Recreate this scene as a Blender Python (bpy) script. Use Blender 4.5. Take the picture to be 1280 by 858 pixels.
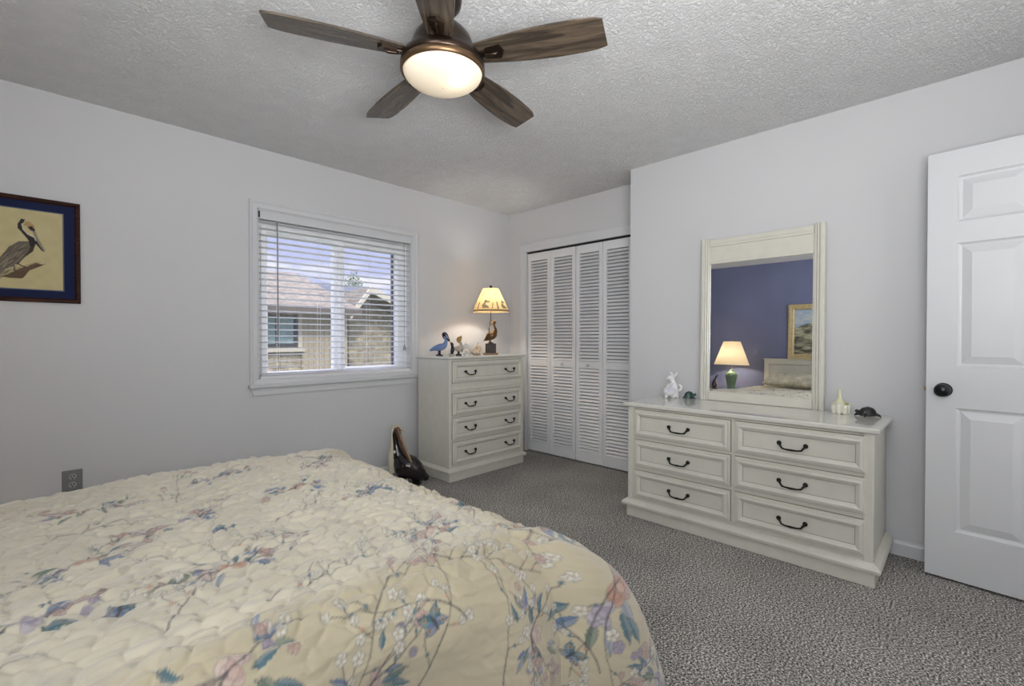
import bpy, bmesh, math, random
import numpy as np
from mathutils import Vector, Matrix

for o in list(bpy.data.objects): bpy.data.objects.remove(o, do_unlink=True)
SC = bpy.context.scene
COL = SC.collection
PI = math.pi
R = math.radians
rnd = random.Random(7)

# ------------------------------------------------------------------ camera
cd = bpy.data.cameras.new('camera'); cam = bpy.data.objects.new('camera', cd); COL.objects.link(cam)
cd.sensor_fit = 'HORIZONTAL'; cd.sensor_width = 36.0; cd.lens = 579.6/1280*36.0; cd.clip_start = 0.03; cd.clip_end = 300
yaw, pitch = R(44.48), R(-0.5925)
fwd = Vector((math.cos(yaw)*math.cos(pitch), math.sin(yaw)*math.cos(pitch), math.sin(pitch)))
cam.location = (0, 0, 1.15)
cam.rotation_euler = fwd.to_track_quat('-Z', 'Y').to_euler()
SC.camera = cam
vs = SC.view_settings
vs.view_transform = 'Standard'; vs.look = 'None'; vs.gamma = 1.0; vs.exposure = 0.0; vs.use_curve_mapping = False

# ------------------------------------------------------------------ world: blue sky with white clouds
W = bpy.data.worlds.new('sky'); SC.world = W; W.use_nodes = True
nt = W.node_tree; nt.nodes.clear()
def N(nt, typ, **kw):
    n = nt.nodes.new(typ)
    for k, v in kw.items():
        if k in n.inputs: n.inputs[k].default_value = v
        else: setattr(n, k, v)
    return n
out = N(nt, 'ShaderNodeOutputWorld'); bg = N(nt, 'ShaderNodeBackground', Strength=1.3)
tc = N(nt, 'ShaderNodeTexCoord'); mp = N(nt, 'ShaderNodeMapping'); mp.inputs['Scale'].default_value = (.8, .8, 3.2)
no = N(nt, 'ShaderNodeTexNoise', Scale=5.0, Detail=6.0, Roughness=0.55)
cr = N(nt, 'ShaderNodeValToRGB'); cr.color_ramp.elements[0].position = 0.47; cr.color_ramp.elements[1].position = 0.60
mx = N(nt, 'ShaderNodeMix', data_type='RGBA'); mx.inputs[6].default_value = (0.44, 0.48, 0.74, 1); mx.inputs[7].default_value = (0.78, 0.78, 0.80, 1)
nt.links.new(tc.outputs['Generated'], mp.inputs[0]); nt.links.new(mp.outputs[0], no.inputs['Vector'])
nt.links.new(no.outputs[0], cr.inputs[0]); nt.links.new(cr.outputs[0], mx.inputs[0])
sx_ = N(nt, 'ShaderNodeSeparateXYZ'); nt.links.new(tc.outputs['Generated'], sx_.inputs[0])
mr_ = N(nt, 'ShaderNodeMapRange', interpolation_type='SMOOTHSTEP'); mr_.inputs['From Min'].default_value = .25; mr_.inputs['From Max'].default_value = .55
mr_.inputs['To Min'].default_value = 1.3; mr_.inputs['To Max'].default_value = 5.5; nt.links.new(sx_.outputs['Z'], mr_.inputs[0]); nt.links.new(mr_.outputs[0], bg.inputs['Strength'])
nt.links.new(mx.outputs[2], bg.inputs[0]); nt.links.new(bg.outputs[0], out.inputs[0])

def lamp(name, typ, loc, energy, color=(1, 1, 1), aim=None, **kw):
    l = bpy.data.lights.new(name, typ); l.energy = energy; l.color = color
    for k, v in kw.items(): setattr(l, k, v)
    o = bpy.data.objects.new(name, l); COL.objects.link(o); o.location = loc
    if aim is not None: o.rotation_euler = (Vector(aim) - Vector(loc)).to_track_quat('-Z', 'Y').to_euler()
    return o
lamp('sun', 'SUN', (0, 0, 20), 1.9, (1, .95, .86), aim=(4.2, 9, 12.5), angle=R(0.5))
# unseen fill lights added behind the camera and in the doorway; no windows there
lamp('back_fill', 'AREA', (0.55, -0.58, 1.62), 4, (.97, .98, 1.0), aim=(1.3, 2.0, 1.55), shape='RECTANGLE', size=1.7, size_y=1.3)
lamp('side_fill', 'AREA', (-1.12, 0.05, 1.75), 25, (.97, .98, 1.0), aim=(2.5, 1.0, 1.6), shape='RECTANGLE', size=1.0, size_y=1.1, spread=R(130))  # added fill from the head wall side, which has no window
lamp('doorway_fill', 'AREA', (2.5, -0.60, 1.3), 5, (1.0, .98, .95), aim=(2.2, 1.5, 1.2), shape='RECTANGLE', size=0.7, size_y=1.6)

lamp('ceiling_bounce_fill', 'AREA', (0.25, -0.30, 1.25), 46, (1, 1, 1), aim=(0.75, 0.55, 2.44), shape='RECTANGLE', size=.9, size_y=.5, spread=R(150))  # unseen light added to brighten the ceiling from below

# ------------------------------------------------------------------ materials
MAT = {}
def mat(name, color=(.8, .8, .8), rough=.5, metal=0, noise=None, bump=None, sheen=0, coat=0, trans=0, spec=.5, alpha=None, emit=None):
    """noise=(scale, amount, detail): colour mottling; bump=(scale, strength, distance[, kind])"""
    if name in MAT: return MAT[name]
    m = bpy.data.materials.new(name); m.use_nodes = True; nt = m.node_tree
    b = nt.nodes['Principled BSDF']
    b.inputs['Base Color'].default_value = (*color, 1); b.inputs['Roughness'].default_value = rough; b.inputs['Metallic'].default_value = metal
    b.inputs['Specular IOR Level'].default_value = spec
    if sheen: b.inputs['Sheen Weight'].default_value = sheen; b.inputs['Sheen Roughness'].default_value = .5
    if coat: b.inputs['Coat Weight'].default_value = coat; b.inputs['Coat Roughness'].default_value = .08
    if trans: b.inputs['Transmission Weight'].default_value = trans
    if emit: b.inputs['Emission Color'].default_value = (*emit[0], 1); b.inputs['Emission Strength'].default_value = emit[1]
    tc = N(nt, 'ShaderNodeTexCoord')
    if noise is None: noise = (9, .03, 3)
    n = N(nt, 'ShaderNodeTexNoise', Scale=noise[0], Detail=noise[2]); nt.links.new(tc.outputs['Object'], n.inputs['Vector'])
    r = N(nt, 'ShaderNodeValToRGB'); a = noise[1]
    r.color_ramp.elements[0].position = .3; r.color_ramp.elements[1].position = .7
    r.color_ramp.elements[0].color = (*[max(0, c*(1-a)) for c in color], 1); r.color_ramp.elements[1].color = (*[min(1, c*(1+a)) for c in color], 1)
    nt.links.new(n.outputs[0], r.inputs[0]); nt.links.new(r.outputs[0], b.inputs['Base Color'])
    if bump:
        kind = bump[3] if len(bump) > 3 else 'noise'
        if kind == 'noise': bn = N(nt, 'ShaderNodeTexNoise', Scale=bump[0], Detail=3.0); src = bn.outputs[0]
        else: bn = N(nt, 'ShaderNodeTexVoronoi', Scale=bump[0]); src = bn.outputs['Distance']
        nt.links.new(tc.outputs['Object'], bn.inputs['Vector'])
        bp = N(nt, 'ShaderNodeBump', Strength=bump[1], Distance=bump[2])
        nt.links.new(src, bp.inputs['Height']); nt.links.new(bp.outputs[0], b.inputs['Normal'])
    MAT[name] = m; return m

wallm = mat('white_wall_paint', (.60, .602, .612), .75, noise=(1.5, .015, 2), bump=(260, .05, .002))
bluem = mat('blue_wall_paint', (.185, .205, .345), .6, noise=(1.6, .06, 3), bump=(200, .06, .002))
trimm = mat('white_trim_paint', (.62, .63, .645), .35, noise=(3, .01, 2))
ceilm = mat('popcorn_ceiling', (.82, .82, .825), .95)
def popcorn():
    nt = ceilm.node_tree; b = nt.nodes['Principled BSDF']; tc = N(nt, 'ShaderNodeTexCoord')
    v = N(nt, 'ShaderNodeTexNoise', Scale=75.0, Detail=4.0, Roughness=.7); nt.links.new(tc.outputs['Object'], v.inputs['Vector'])
    r = N(nt, 'ShaderNodeValToRGB'); r.color_ramp.elements[0].position = .42; r.color_ramp.elements[1].position = .62
    nt.links.new(v.outputs[0], r.inputs[0])
    bp = N(nt, 'ShaderNodeBump', Strength=.75, Distance=.012); nt.links.new(r.outputs[0], bp.inputs['Height']); nt.links.new(bp.outputs[0], b.inputs['Normal'])
popcorn()
carpet = mat('grey_frieze_carpet', (.2, .19, .18), 1.0, spec=.1)
def carpet_nodes():
    nt = carpet.node_tree; b = nt.nodes['Principled BSDF']; tc = N(nt, 'ShaderNodeTexCoord')
    v = N(nt, 'ShaderNodeTexNoise', Scale=130.0, Detail=3.0, Roughness=.75); nt.links.new(tc.outputs['Object'], v.inputs['Vector'])
    r = N(nt, 'ShaderNodeValToRGB'); e = r.color_ramp.elements
    e[0].position = .36; e[0].color = (.035, .033, .031, 1); e[1].position = .63; e[1].color = (.92, .89, .84, 1)
    q = e.new(.47); q.color = (.18, .172, .162, 1); q = e.new(.54); q.color = (.46, .44, .41, 1)
    nt.links.new(v.outputs[0], r.inputs[0])
    l = N(nt, 'ShaderNodeTexNoise', Scale=2.5, Detail=3.0); nt.links.new(tc.outputs['Object'], l.inputs['Vector'])
    lr = N(nt, 'ShaderNodeMapRange'); lr.inputs['From Min'].default_value = .3; lr.inputs['From Max'].default_value = .7
    lr.inputs['To Min'].default_value = .88; lr.inputs['To Max'].default_value = 1.12; nt.links.new(l.outputs[0], lr.inputs[0])
    m = N(nt, 'ShaderNodeMix', data_type='RGBA', blend_type='MULTIPLY'); m.inputs[0].default_value = 1
    nt.links.new(r.outputs[0], m.inputs[6]); nt.links.new(lr.outputs[0], m.inputs[7]); nt.links.new(m.outputs[2], b.inputs['Base Color'])
    bp = N(nt, 'ShaderNodeBump', Strength=.7, Distance=.010); nt.links.new(v.outputs[0], bp.inputs['Height']); nt.links.new(bp.outputs[0], b.inputs['Normal'])
carpet_nodes()
cream = mat('cream_lacquer', (.63, .615, .54), .32, noise=(14, .03, 3), coat=.15)
creamtop = mat('glossy_cream_top', (.66, .65, .59), .08, noise=(14, .02, 3), coat=.5)
glaze_gap = mat('taupe_glaze_and_gap', (.20, .185, .145), .6)
iron = mat('black_iron', (.012, .011, .011), .35, metal=.6)
blackm = mat('black_knob', (.008, .008, .009), .25, metal=.3)
doorm = mat('white_door_paint', (.70, .71, .725), .35, noise=(3, .01, 2))
vinyl = mat('white_vinyl', (.88, .89, .91), .4)
blindm = None
greycord = mat('grey_cord', (.25, .25, .26), .6)
bronze = mat('dark_bronze', (.045, .03, .022), .3, metal=.85)
brass = mat('aged_brass', (.35, .24, .12), .35, metal=.8)
mirrorm = mat('mirror_silver', (.93, .94, .95), .0, metal=1.0, noise=(1, .0, 0))
greyplate = mat('grey_plastic', (.19, .19, .195), .45)
darkhole = mat('dark_slot', (.01, .01, .01), .8)
def woodm(name, c1, c2, scale=6, rough=.4, axis=0):
    m = mat(name, c1, rough); nt = m.node_tree; b = nt.nodes['Principled BSDF']; tc = N(nt, 'ShaderNodeTexCoord'); mp = N(nt, 'ShaderNodeMapping')
    s = [scale*6]*3; s[axis] = scale*.5; mp.inputs['Scale'].default_value = s
    n = N(nt, 'ShaderNodeTexNoise', Scale=1.6, Detail=6.0, Distortion=1.2)
    r = N(nt, 'ShaderNodeValToRGB'); r.color_ramp.elements[0].color = (*c1, 1); r.color_ramp.elements[1].color = (*c2, 1)
    r.color_ramp.elements[0].position = .38; r.color_ramp.elements[1].position = .62
    nt.links.new(tc.outputs['Object'], mp.inputs[0]); nt.links.new(mp.outputs[0], n.inputs['Vector']); nt.links.new(n.outputs[0], r.inputs[0]); nt.links.new(r.outputs[0], b.inputs['Base Color'])
    return m
bladewood = woodm('walnut_fan_blade', (.036, .028, .021), (.105, .078, .054), 4, .24)
redwood = woodm('dark_cherry_frame', (.022, .008, .006), (.06, .022, .014), 8, .65)
def glassm(name, color, rough=.02, alpha=.25):
    m = bpy.data.materials.new(name); m.use_nodes = True; nt = m.node_tree; nt.nodes.clear()
    o = N(nt, 'ShaderNodeOutputMaterial'); t = N(nt, 'ShaderNodeBsdfTransparent'); g = N(nt, 'ShaderNodeBsdfPrincipled', Roughness=rough)
    tc = N(nt, 'ShaderNodeTexCoord'); n = N(nt, 'ShaderNodeTexNoise', Scale=12.0); nt.links.new(tc.outputs['Object'], n.inputs['Vector'])
    r = N(nt, 'ShaderNodeValToRGB'); r.color_ramp.elements[0].color = (*[c*.9 for c in color], 1); r.color_ramp.elements[1].color = (*color, 1)
    nt.links.new(n.outputs[0], r.inputs[0]); nt.links.new(r.outputs[0], g.inputs['Base Color'])
    mx = N(nt, 'ShaderNodeMixShader', Fac=alpha); nt.links.new(t.outputs[0], mx.inputs[1]); nt.links.new(g.outputs[0], mx.inputs[2]); nt.links.new(mx.outputs[0], o.inputs[0])
    return m
pane_m = glassm('window_glass', (.8, .85, .85), .02, .04)
clearglass = glassm('clear_art_glass', (.8, .82, .82), .04, .45)
blueglass = glassm('blue_art_glass', (.16, .25, .50), .06, .85)
navyglass = glassm('navy_art_glass', (.006, .008, .025), .06, .97)
amberglass = glassm('amber_art_glass', (.45, .27, .07), .06, .85)
smokeglass = glassm('smoky_art_glass', (.50, .46, .38), .05, .75)
shellm = mat('beige_shell', (.58, .48, .36), .4, noise=(60, .45, 3))
def translucent(name, color, ts=.6, attr=None, emit=0, pleat=False):
    m = bpy.data.materials.new(name); m.use_nodes = True; nt = m.node_tree; nt.nodes.clear()
    o = N(nt, 'ShaderNodeOutputMaterial'); d = N(nt, 'ShaderNodeBsdfDiffuse'); t = N(nt, 'ShaderNodeBsdfTranslucent'); mx = N(nt, 'ShaderNodeMixShader', Fac=ts)
    if attr: a = N(nt, 'ShaderNodeAttribute', attribute_name=attr); src = a.outputs['Color']
    else:
        tc = N(nt, 'ShaderNodeTexCoord'); n = N(nt, 'ShaderNodeTexNoise', Scale=20.0); nt.links.new(tc.outputs['Object'], n.inputs['Vector'])
        r = N(nt, 'ShaderNodeValToRGB'); r.color_ramp.elements[0].color = (*[c*.97 for c in color], 1); r.color_ramp.elements[1].color = (*color, 1)
        nt.links.new(n.outputs[0], r.inputs[0]); src = r.outputs[0]
    nt.links.new(src, d.inputs[0]); nt.links.new(src, t.inputs[0]); nt.links.new(d.outputs[0], mx.inputs[1]); nt.links.new(t.outputs[0], mx.inputs[2])
    last = mx
    if emit:
        e = N(nt, 'ShaderNodeEmission', Strength=emit); nt.links.new(src, e.inputs[0]); ad = N(nt, 'ShaderNodeAddShader')
        nt.links.new(mx.outputs[0], ad.inputs[0]); nt.links.new(e.outputs[0], ad.inputs[1]); last = ad
    nt.links.new(last.outputs[0], o.inputs[0]); return m
blindm = translucent('white_blind_slat', (.92, .92, .94), .22)
def attrm(name, rough=.6, sheen=0, bump=None, spec=.4):
    m = mat(name, (.5, .5, .5), rough, sheen=sheen, bump=bump, spec=spec); nt = m.node_tree
    a = N(nt, 'ShaderNodeAttribute', attribute_name='pattern'); nt.links.new(a.outputs['Color'], nt.nodes['Principled BSDF'].inputs['Base Color'])
    return m

redwood.node_tree.nodes['Principled BSDF'].inputs['Specular IOR Level'].default_value = .15

# ------------------------------------------------------------------ mesh builder
class MB:
    def __init__(s): s.v = []; s.f = []; s.sm = []
    def add(s, vs, fs, smooth=False):
        o = len(s.v); s.v += [tuple(v) for v in vs]; s.f += [tuple(i+o for i in f) for f in fs]; s.sm += [smooth]*len(fs); return s
    def box(s, x0, x1, y0, y1, z0, z1, b=0.0):
        if b <= 0:
            return s.add([(x, y, z) for x in (x0, x1) for y in (y0, y1) for z in (z0, z1)],
                         [(0, 1, 3, 2), (4, 6, 7, 5), (0, 4, 5, 1), (2, 3, 7, 6), (0, 2, 6, 4), (1, 5, 7, 3)])
        bm = bmesh.new(); bmesh.ops.create_cube(bm, size=1)
        for v in bm.verts: v.co = Vector(((x0+x1)/2+v.co.x*(x1-x0), (y0+y1)/2+v.co.y*(y1-y0), (z0+z1)/2+v.co.z*(z1-z0)))
        bmesh.ops.bevel(bm, geom=bm.edges[:], offset=min(b, .49*min(x1-x0, y1-y0, z1-z0)), segments=2, affect='EDGES', profile=.5)
        return s.frombm(bm)
    def frombm(s, bm, smooth=False):
        bm.verts.ensure_lookup_table()
        s.add([v.co[:] for v in bm.verts], [[v.index for v in f.verts] for f in bm.faces], smooth); bm.free(); return s
    def rings(s, P, caps=True, smooth=True, close=True):
        """P: list of rings, each a list of points"""
        n = len(P[0]); vs = [p for r in P for p in r]; fs = []
        for i in range(len(P)-1):
            for j in range(n if close else n-1):
                k = (j+1) % n; fs.append((i*n+j, i*n+k, (i+1)*n+k, (i+1)*n+j))
        s.add(vs, fs, smooth)
        if caps: s.add(P[0], [tuple(range(n))[::-1]]); s.add(P[-1], [tuple(range(n))])
        return s
    def lathe(s, prof, n=32, c=(0, 0), caps=True, smooth=True, sx=1, sy=1):
        return s.rings([[(c[0]+r*sx*math.cos(2*PI*j/n), c[1]+r*sy*math.sin(2*PI*j/n), z) for j in range(n)] for r, z in prof], caps, smooth)
    def tube(s, pts, rad, n=10, flat=(1, 1), up=(0, 0, 1), caps=True):
        pts = [Vector(p) for p in pts]; L = len(pts)
        if not hasattr(rad, '__len__'): rad = [rad]*L
        P = []; u = Vector(up)
        for i, p in enumerate(pts):
            t = (pts[min(i+1, L-1)]-pts[max(i-1, 0)]).normalized()
            a = u - t*u.dot(t)
            if a.length < 1e-3: a = Vector((1, 0, 0)) - t*t.x
            if a.length < 1e-3: a = Vector((0, 1, 0))
            a.normalize(); b = t.cross(a); u = a
            P.append([tuple(p + a*math.cos(2*PI*j/n)*rad[i]*flat[0] + b*math.sin(2*PI*j/n)*rad[i]*flat[1]) for j in range(n)])
        return s.rings(P, caps, True)
    def body(s, pts, rad, n=14, flat=(1, 1), up=(0, 0, 1), sub=5):
        """smooth organic body through points with rounded ends (Catmull-Rom)"""
        p = [Vector(q) for q in pts]; L = len(p); P = []; Rr = []
        g = lambda i: p[max(0, min(L-1, i))]; h = lambda i: rad[max(0, min(L-1, i))]
        for i in range(L-1):
            for k in range(sub):
                t = k/sub; t2 = t*t; t3 = t2*t
                c = lambda a, b_, c_, d: .5*((2*b_)+(c_-a)*t+(2*a-5*b_+4*c_-d)*t2+(3*b_-a-3*c_+d)*t3)
                P.append(Vector([c(g(i-1)[q], g(i)[q], g(i+1)[q], g(i+2)[q]) for q in range(3)])); Rr.append(max(1e-4, c(h(i-1), h(i), h(i+1), h(i+2))))
        P.append(p[-1]); Rr.append(rad[-1])
        d0 = (P[0]-P[1]).normalized(); d1 = (P[-1]-P[-2]).normalized()
        r0, r1 = Rr[0], Rr[-1]
        A = [P[0]+d0*r0*math.cos(a) for a in (0, .4, .8, 1.2)]; AR = [max(2e-4, r0*math.sin(a)) for a in (.02, .4, .8, 1.2)]
        B = [P[-1]+d1*r1*math.cos(a) for a in (1.2, .8, .4, 0)]; BR = [max(2e-4, r1*math.sin(a)) for a in (1.2, .8, .4, .02)]
        return s.tube(A+P+B, AR+Rr+BR, n, flat, up)
    def ball(s, c, r, n=16, sc=(1, 1, 1)):
        P = [[(c[0]+r*sc[0]*math.sin(a)*math.cos(2*PI*j/n), c[1]+r*sc[1]*math.sin(a)*math.sin(2*PI*j/n), c[2]-r*sc[2]*math.cos(a)) for j in range(n)]
             for a in [max(.01, min(PI-.01, PI*i/10)) for i in range(11)]]
        return s.rings(P, True, True)
    def prism(s, poly, y0, y1):
        """poly in (x,z), extruded along y"""
        n = len(poly); a = [(x, y0, z) for x, z in poly]; b = [(x, y1, z) for x, z in poly]
        return s.add(a+b, [tuple(range(n)), tuple(range(2*n-1, n-1, -1))]+[(j, j+n, (j+1) % n+n, (j+1) % n) for j in range(n)])
    def rects(s, x0, x1, z0, z1, y, prof, fill=True, back=None):
        """nested rectangle profile facing -y; prof = [(inset, proud)]"""
        P = []
        if back is not None: P.append([(x0, y+back, z0), (x1, y+back, z0), (x1, y+back, z1), (x0, y+back, z1)])
        for i, d in prof: P.append([(x0+i, y-d, z0+i), (x1-i, y-d, z0+i), (x1-i, y-d, z1-i), (x0+i, y-d, z1-i)])
        s.rings(P, False, False)
        if fill: s.add(P[-1], [(0, 1, 2, 3)])
        return s
    def xf(s, M):
        s.v = [tuple(M @ Vector(v)) for v in s.v]; return s
    def build(s, name, m, parent=None, loc=None, rot=None):
        me = bpy.data.meshes.new(name); me.from_pydata(s.v, [], s.f); me.materials.append(m)
        me.polygons.foreach_set('use_smooth', s.sm); me.validate()
        bm = bmesh.new(); bm.from_mesh(me); bmesh.ops.recalc_face_normals(bm, faces=bm.faces[:]); bm.to_mesh(me); bm.free(); me.update()
        o = bpy.data.objects.new(name, me); COL.objects.link(o)
        if parent: o.parent = parent
        if loc: o.location = loc
        if rot: o.rotation_euler = rot
        return o
def tag(o, label=None, cat=None, group=None, kind=None):
    if label: o['label'] = label
    if cat: o['category'] = cat
    if group: o['group'] = group
    if kind: o['kind'] = kind
    return o
def thing(name, label, cat, loc=(0, 0, 0), rz=0, group=None, rx=0, ry=0):
    o = bpy.data.objects.new(name, None); COL.objects.link(o); o.location = loc; o.rotation_euler = (rx, ry, rz); o.empty_display_size = .1
    return tag(o, label, cat, group)
def struct(o, label=None, cat=None):
    o['kind'] = 'structure'; return tag(o, label, cat)

# ------------------------------------------------------------------ room shell
H = 2.445; YL = 3.456; XD = 3.19; XC = 3.49; XB = -1.20; YB = -0.66; YR = 1.855
struct(MB().box(XB-.1, 3.66, YB-.1, 3.62, -.12, 0).build('floor', carpet), 'dense grey frieze carpet covering the whole bedroom floor', 'floor')
struct(MB().box(XB-.1, 3.66, YB-.1, 3.62, H, H+.12).build('ceiling', ceilm), 'white popcorn textured ceiling', 'ceiling')
WX0, WX1, WZ0, WZ1 = 1.046, 2.268, .835, 2.03
w = MB().box(XB-.1, WX0, YL, 3.61, 0, H).box(WX1, 3.66, YL, 3.61, 0, H).box(WX0, WX1, YL, 3.61, 0, WZ0).box(WX0, WX1, YL, 3.61, WZ1, H)
struct(w.build('wall_left', wallm), 'plain white wall with the window and the pelican picture', 'wall')
# closet wall with opening
CY0, CY1, CZ = 1.90, 3.216, 2.025
w = MB().box(XC, 3.6, CY1, YL, 0, H).box(XC, 3.6, CY0, CY1, CZ, H)
struct(w.build('wall_far', wallm), 'white wall around the louvered closet doors', 'wall')
struct(MB().box(3.6, 3.66, YR, YL, 0, H).build('wall_closet', mat('closet_wall_paint', (.5, .5, .5), .9)), 'dark back of the closet seen through door gaps', 'wall')
w = MB().box(XD, 3.66, YB-.1, YR, 0, H)
struct(w.build('wall_right', wallm), 'white wall behind the mirrored dresser', 'wall')
struct(MB().box(XB-.1, XB, YB-.1, YL, 0, H).build('wall_head', bluem), 'dusty blue accent wall behind the bed headboard', 'wall')
DX0, DX1, DZ = 2.16, 2.95, 2.05
w = MB().box(XB, DX0, YB-.1, YB, 0, H).box(DX1, XD, YB-.1, YB, 0, H).box(DX0, DX1, YB-.1, YB, DZ, H)
struct(w.build('wall_back', wallm), 'white wall behind the camera with the hall doorway', 'wall')
# baseboards: profile board with a rounded top
def baseboard(name, x0, y0, x1, y1, nx, ny, label):
    prof = [(0, 0), (.014, 0), (.014, .062), (.011, .070), (.006, .076), (0, .080)]
    P = [[(x+nx*d, y+ny*d, z) for d, z in prof] for x, y in ((x0, y0), (x1, y1))]
    mb = MB().rings(P, True, False); return struct(mb.build(name, trimm), label, 'baseboard')
baseboard('baseboard_left', XB, YL, XC, YL, 0, -1, 'white baseboard along the window wall')
baseboard('baseboard_right', XD, YB, XD, YR, -1, 0, 'white baseboard between the dresser and the open door')
# closet casing
def casing_strip(mb, a, b, w_, wall, n, dirn, d=.016):
    pass
t = MB().box(XC-.016, XC, CY0-.02, 3.300, CZ, CZ+.088, .004).box(XC-.022, XC, CY0-.02, 3.305, CZ+.078, CZ+.092, .004)
t.box(XC-.016, XC, CY1, 3.295, 0, CZ, .004).box(XC-.020, XC, 3.275, 3.295, 0, CZ+.02, .004)
struct(t.build('trim_1', trimm), 'white casing around the closet opening', 'trim')

# ------------------------------------------------------------------ window
win = bpy.data.objects.new('window_1', None); COL.objects.link(win); win.location = (0, YL, 0); struct(win, 'white double pane window with wide casing in the left wall', 'window')
m = MB()   # casing, local y=0 is the wall face, -y into room
prof = [(0, .0), (0, .018), (.006, .022), (.014, .020), (.020, .014), (.048, .012), (.054, .007), (.054, .0)]
m.rects(WX0-.056, WX1+.062, WZ0-.02, 2.088, 0, prof, fill=False)
m.build('casing', trimm, win)
m = MB().box(WX0-.066, WX1+.07, -.045, .10, WZ0-.024, WZ0, .006); m.build('stool', trimm, win)
m = MB().prism([(WX0-.052, WZ0-.024), (WX1+.056, WZ0-.024), (WX1+.04, WZ0-.075), (WX0-.036, WZ0-.075)], -.016, -.001)
m.box(WX0-.045, WX1+.05, -.021, -.001, WZ0-.04, WZ0-.03, .004).build('apron', trimm, win)
m = MB().box(WX0, WX1, .001, .15, WZ1-.006, WZ1).box(WX0, WX0+.006, .001, .15, WZ0, WZ1).box(WX1-.006, WX1, .001, .15, WZ0, WZ1); m.build('jamb_liner', trimm, win)
FY = .075
def sash(x0, x1, z0, z1, y, wd, name='sash'):
    m = MB().rects(x0, x1, z0, z1, y, [(0, 0), (0, .025), (.006, .03), (wd-.01, .03), (wd, .018), (wd, -.02)], fill=False, back=.02)
    s = m.build(name, vinyl, win)
    MB().box(x0+wd-.003, x1-wd+.003, y+.0, y+.004, z0+wd-.003, z1-wd+.003).build('glass_pane', pane_m, s); return s
m = MB().rects(WX0+.006, WX1-.006, WZ0+.0, WZ1-.006, FY+.03, [(0, 0), (0, .04), (.03, .04), (.034, .02), (.034, -.03)], fill=False, back=.04); m.box(WX0+.03, WX1-.03, FY-.01, FY+.05, 1.885, WZ1-.006, .004).box(WX0+.01, 1.10, FY-.008, FY+.05, WZ0, 1.99, .003).box(2.175, WX1-.008, FY-.008, FY+.05, WZ0, 1.99, .003).build('window_frame', vinyl, win)
sash(1.078, 1.685, .865, 1.935, FY, .046)
sash(1.608, 2.205, .875, 1.93, FY+.028, .046)
MB().box(2.140, 2.158, FY+.03, FY+.05, .9, 1.92).build('screen_track', mat('dark_screen_track', (.10, .10, .12), .6), win)

# blind
bl = thing('window_blind', 'white horizontal slat blind, open, hanging in the window', 'blind', (0, YL, 0))
BX0, BX1 = 1.058, 2.256
m = MB().box(BX0-.008, BX1+.008, -.008, .048, 1.968, 2.022, .004); m.build('headrail', trimm, bl)
m = MB().box(BX0-.010, BX0-.001, -.012, -.0085, 1.975, 2.018); m.build('bracket', iron, bl)
m = MB()
zt, zb, ns = 1.952, .905, 25
for i in range(ns):
    z = zt-(zt-zb)*i/(ns-1); tl = .10
    P = []
    for x in (BX0, BX1):
        P.append([(x, .020+math.cos(tl)*d, z+math.sin(tl)*(-d)+.0035*(1-(d/.024)**2)+o) for d, o in ((-.024, 0), (-.012, 0), (0, 0), (.012, 0), (.024, 0), (.024, -.0028), (.0, -.0028), (-.024, -.0028))])
    m.rings(P, True, False)
m.build('slats', blindm, bl)
MB().box(BX0, BX1, -.006, .046, .862, .888, .005).build('bottom_rail', blindm, bl)
for x in (1.18, 1.47, 1.87, 2.12):
    m = MB().tube([(x, -.005, 1.97), (x, -.005, .885)], .0011, 5).tube([(x, .045, 1.97), (x, .045, .885)], .0011, 5); m.build('ladder_cord', blindm, bl)
MB().tube([(1.165, -.014, 1.955), (1.167, -.016, 1.9), (1.168, -.016, 1.18)], .004, 8).build('tilt_wand', greycord, bl)
tl_ = MB().tube([(2.19, -.012, 1.97), (2.19, -.014, 1.10)], .0015, 6).build('pull_cord', greycord, bl)
MB().lathe([(.003, 1.10), (.006, 1.09), (.013, 1.055), (.014, 1.05), (.010, 1.047)], 14, (2.19, -.014)).build('tassel', mat('clear_tassel', (.3, .3, .3), .3), tl_)

# ------------------------------------------------------------------ closet bifold doors
ys = [3.212, 2.914, 2.610, 2.312, 2.014]
cl = bpy.data.objects.new('door_1', None); COL.objects.link(cl); cl.location = (XC, 0, 0); struct(cl, 'white louvered bifold closet doors in four tall panels', 'door')
for k in range(4):
    y1, y0 = ys[k]-.002, ys[k+1]+.002; x0, x1 = .012, .040
    if k == 2: y1 -= .004
    a = .038
    m = MB().box(x0, x1, y0, y0+a, .012, 2.008, .003).box(x0, x1, y1-a, y1, .012, 2.008, .003)
    for z0, z1 in ((.012, .105), (.872, .935), (1.93, 2.008)): m.box(x0, x1, y0+a, y1-a, z0, z1, .002)
    p = m.build('bifold_panel', doorm, cl)
    m = MB()
    for z0, z1 in ((.105, .872), (.935, 1.93)):
        n = round((z1-z0)/.031)
        for i in range(n):
            z = z0+(i+.5)*(z1-z0)/n
            m.add([(x, y, zz) for y in (y0+a-.002, y1-a+.002) for x, zz in ((x0-.001, z-.011), (x0+.006, z-.014), (x1-.005, z+.009), (x1-.012, z+.010))],
                  [(0, 1, 2, 3), (7, 6, 5, 4), (0, 4, 5, 1), (1, 5, 6, 2), (2, 6, 7, 3), (3, 7, 4, 0)])
    m.build('louvers', doorm, p)
    if k in (1, 2):
        yk = (y0+y1)/2
        m = MB().rings([[(x0-d, yk+r*math.cos(q*PI/8), .905+r*math.sin(q*PI/8)) for q in range(16)] for d, r in ((0, .006), (.012, .006), (.016, .014), (.026, .016), (.031, .011), (.032, .003))]); m.build('closet_knob', mat('white_knob', (.55, .55, .56), .3), p)
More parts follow.
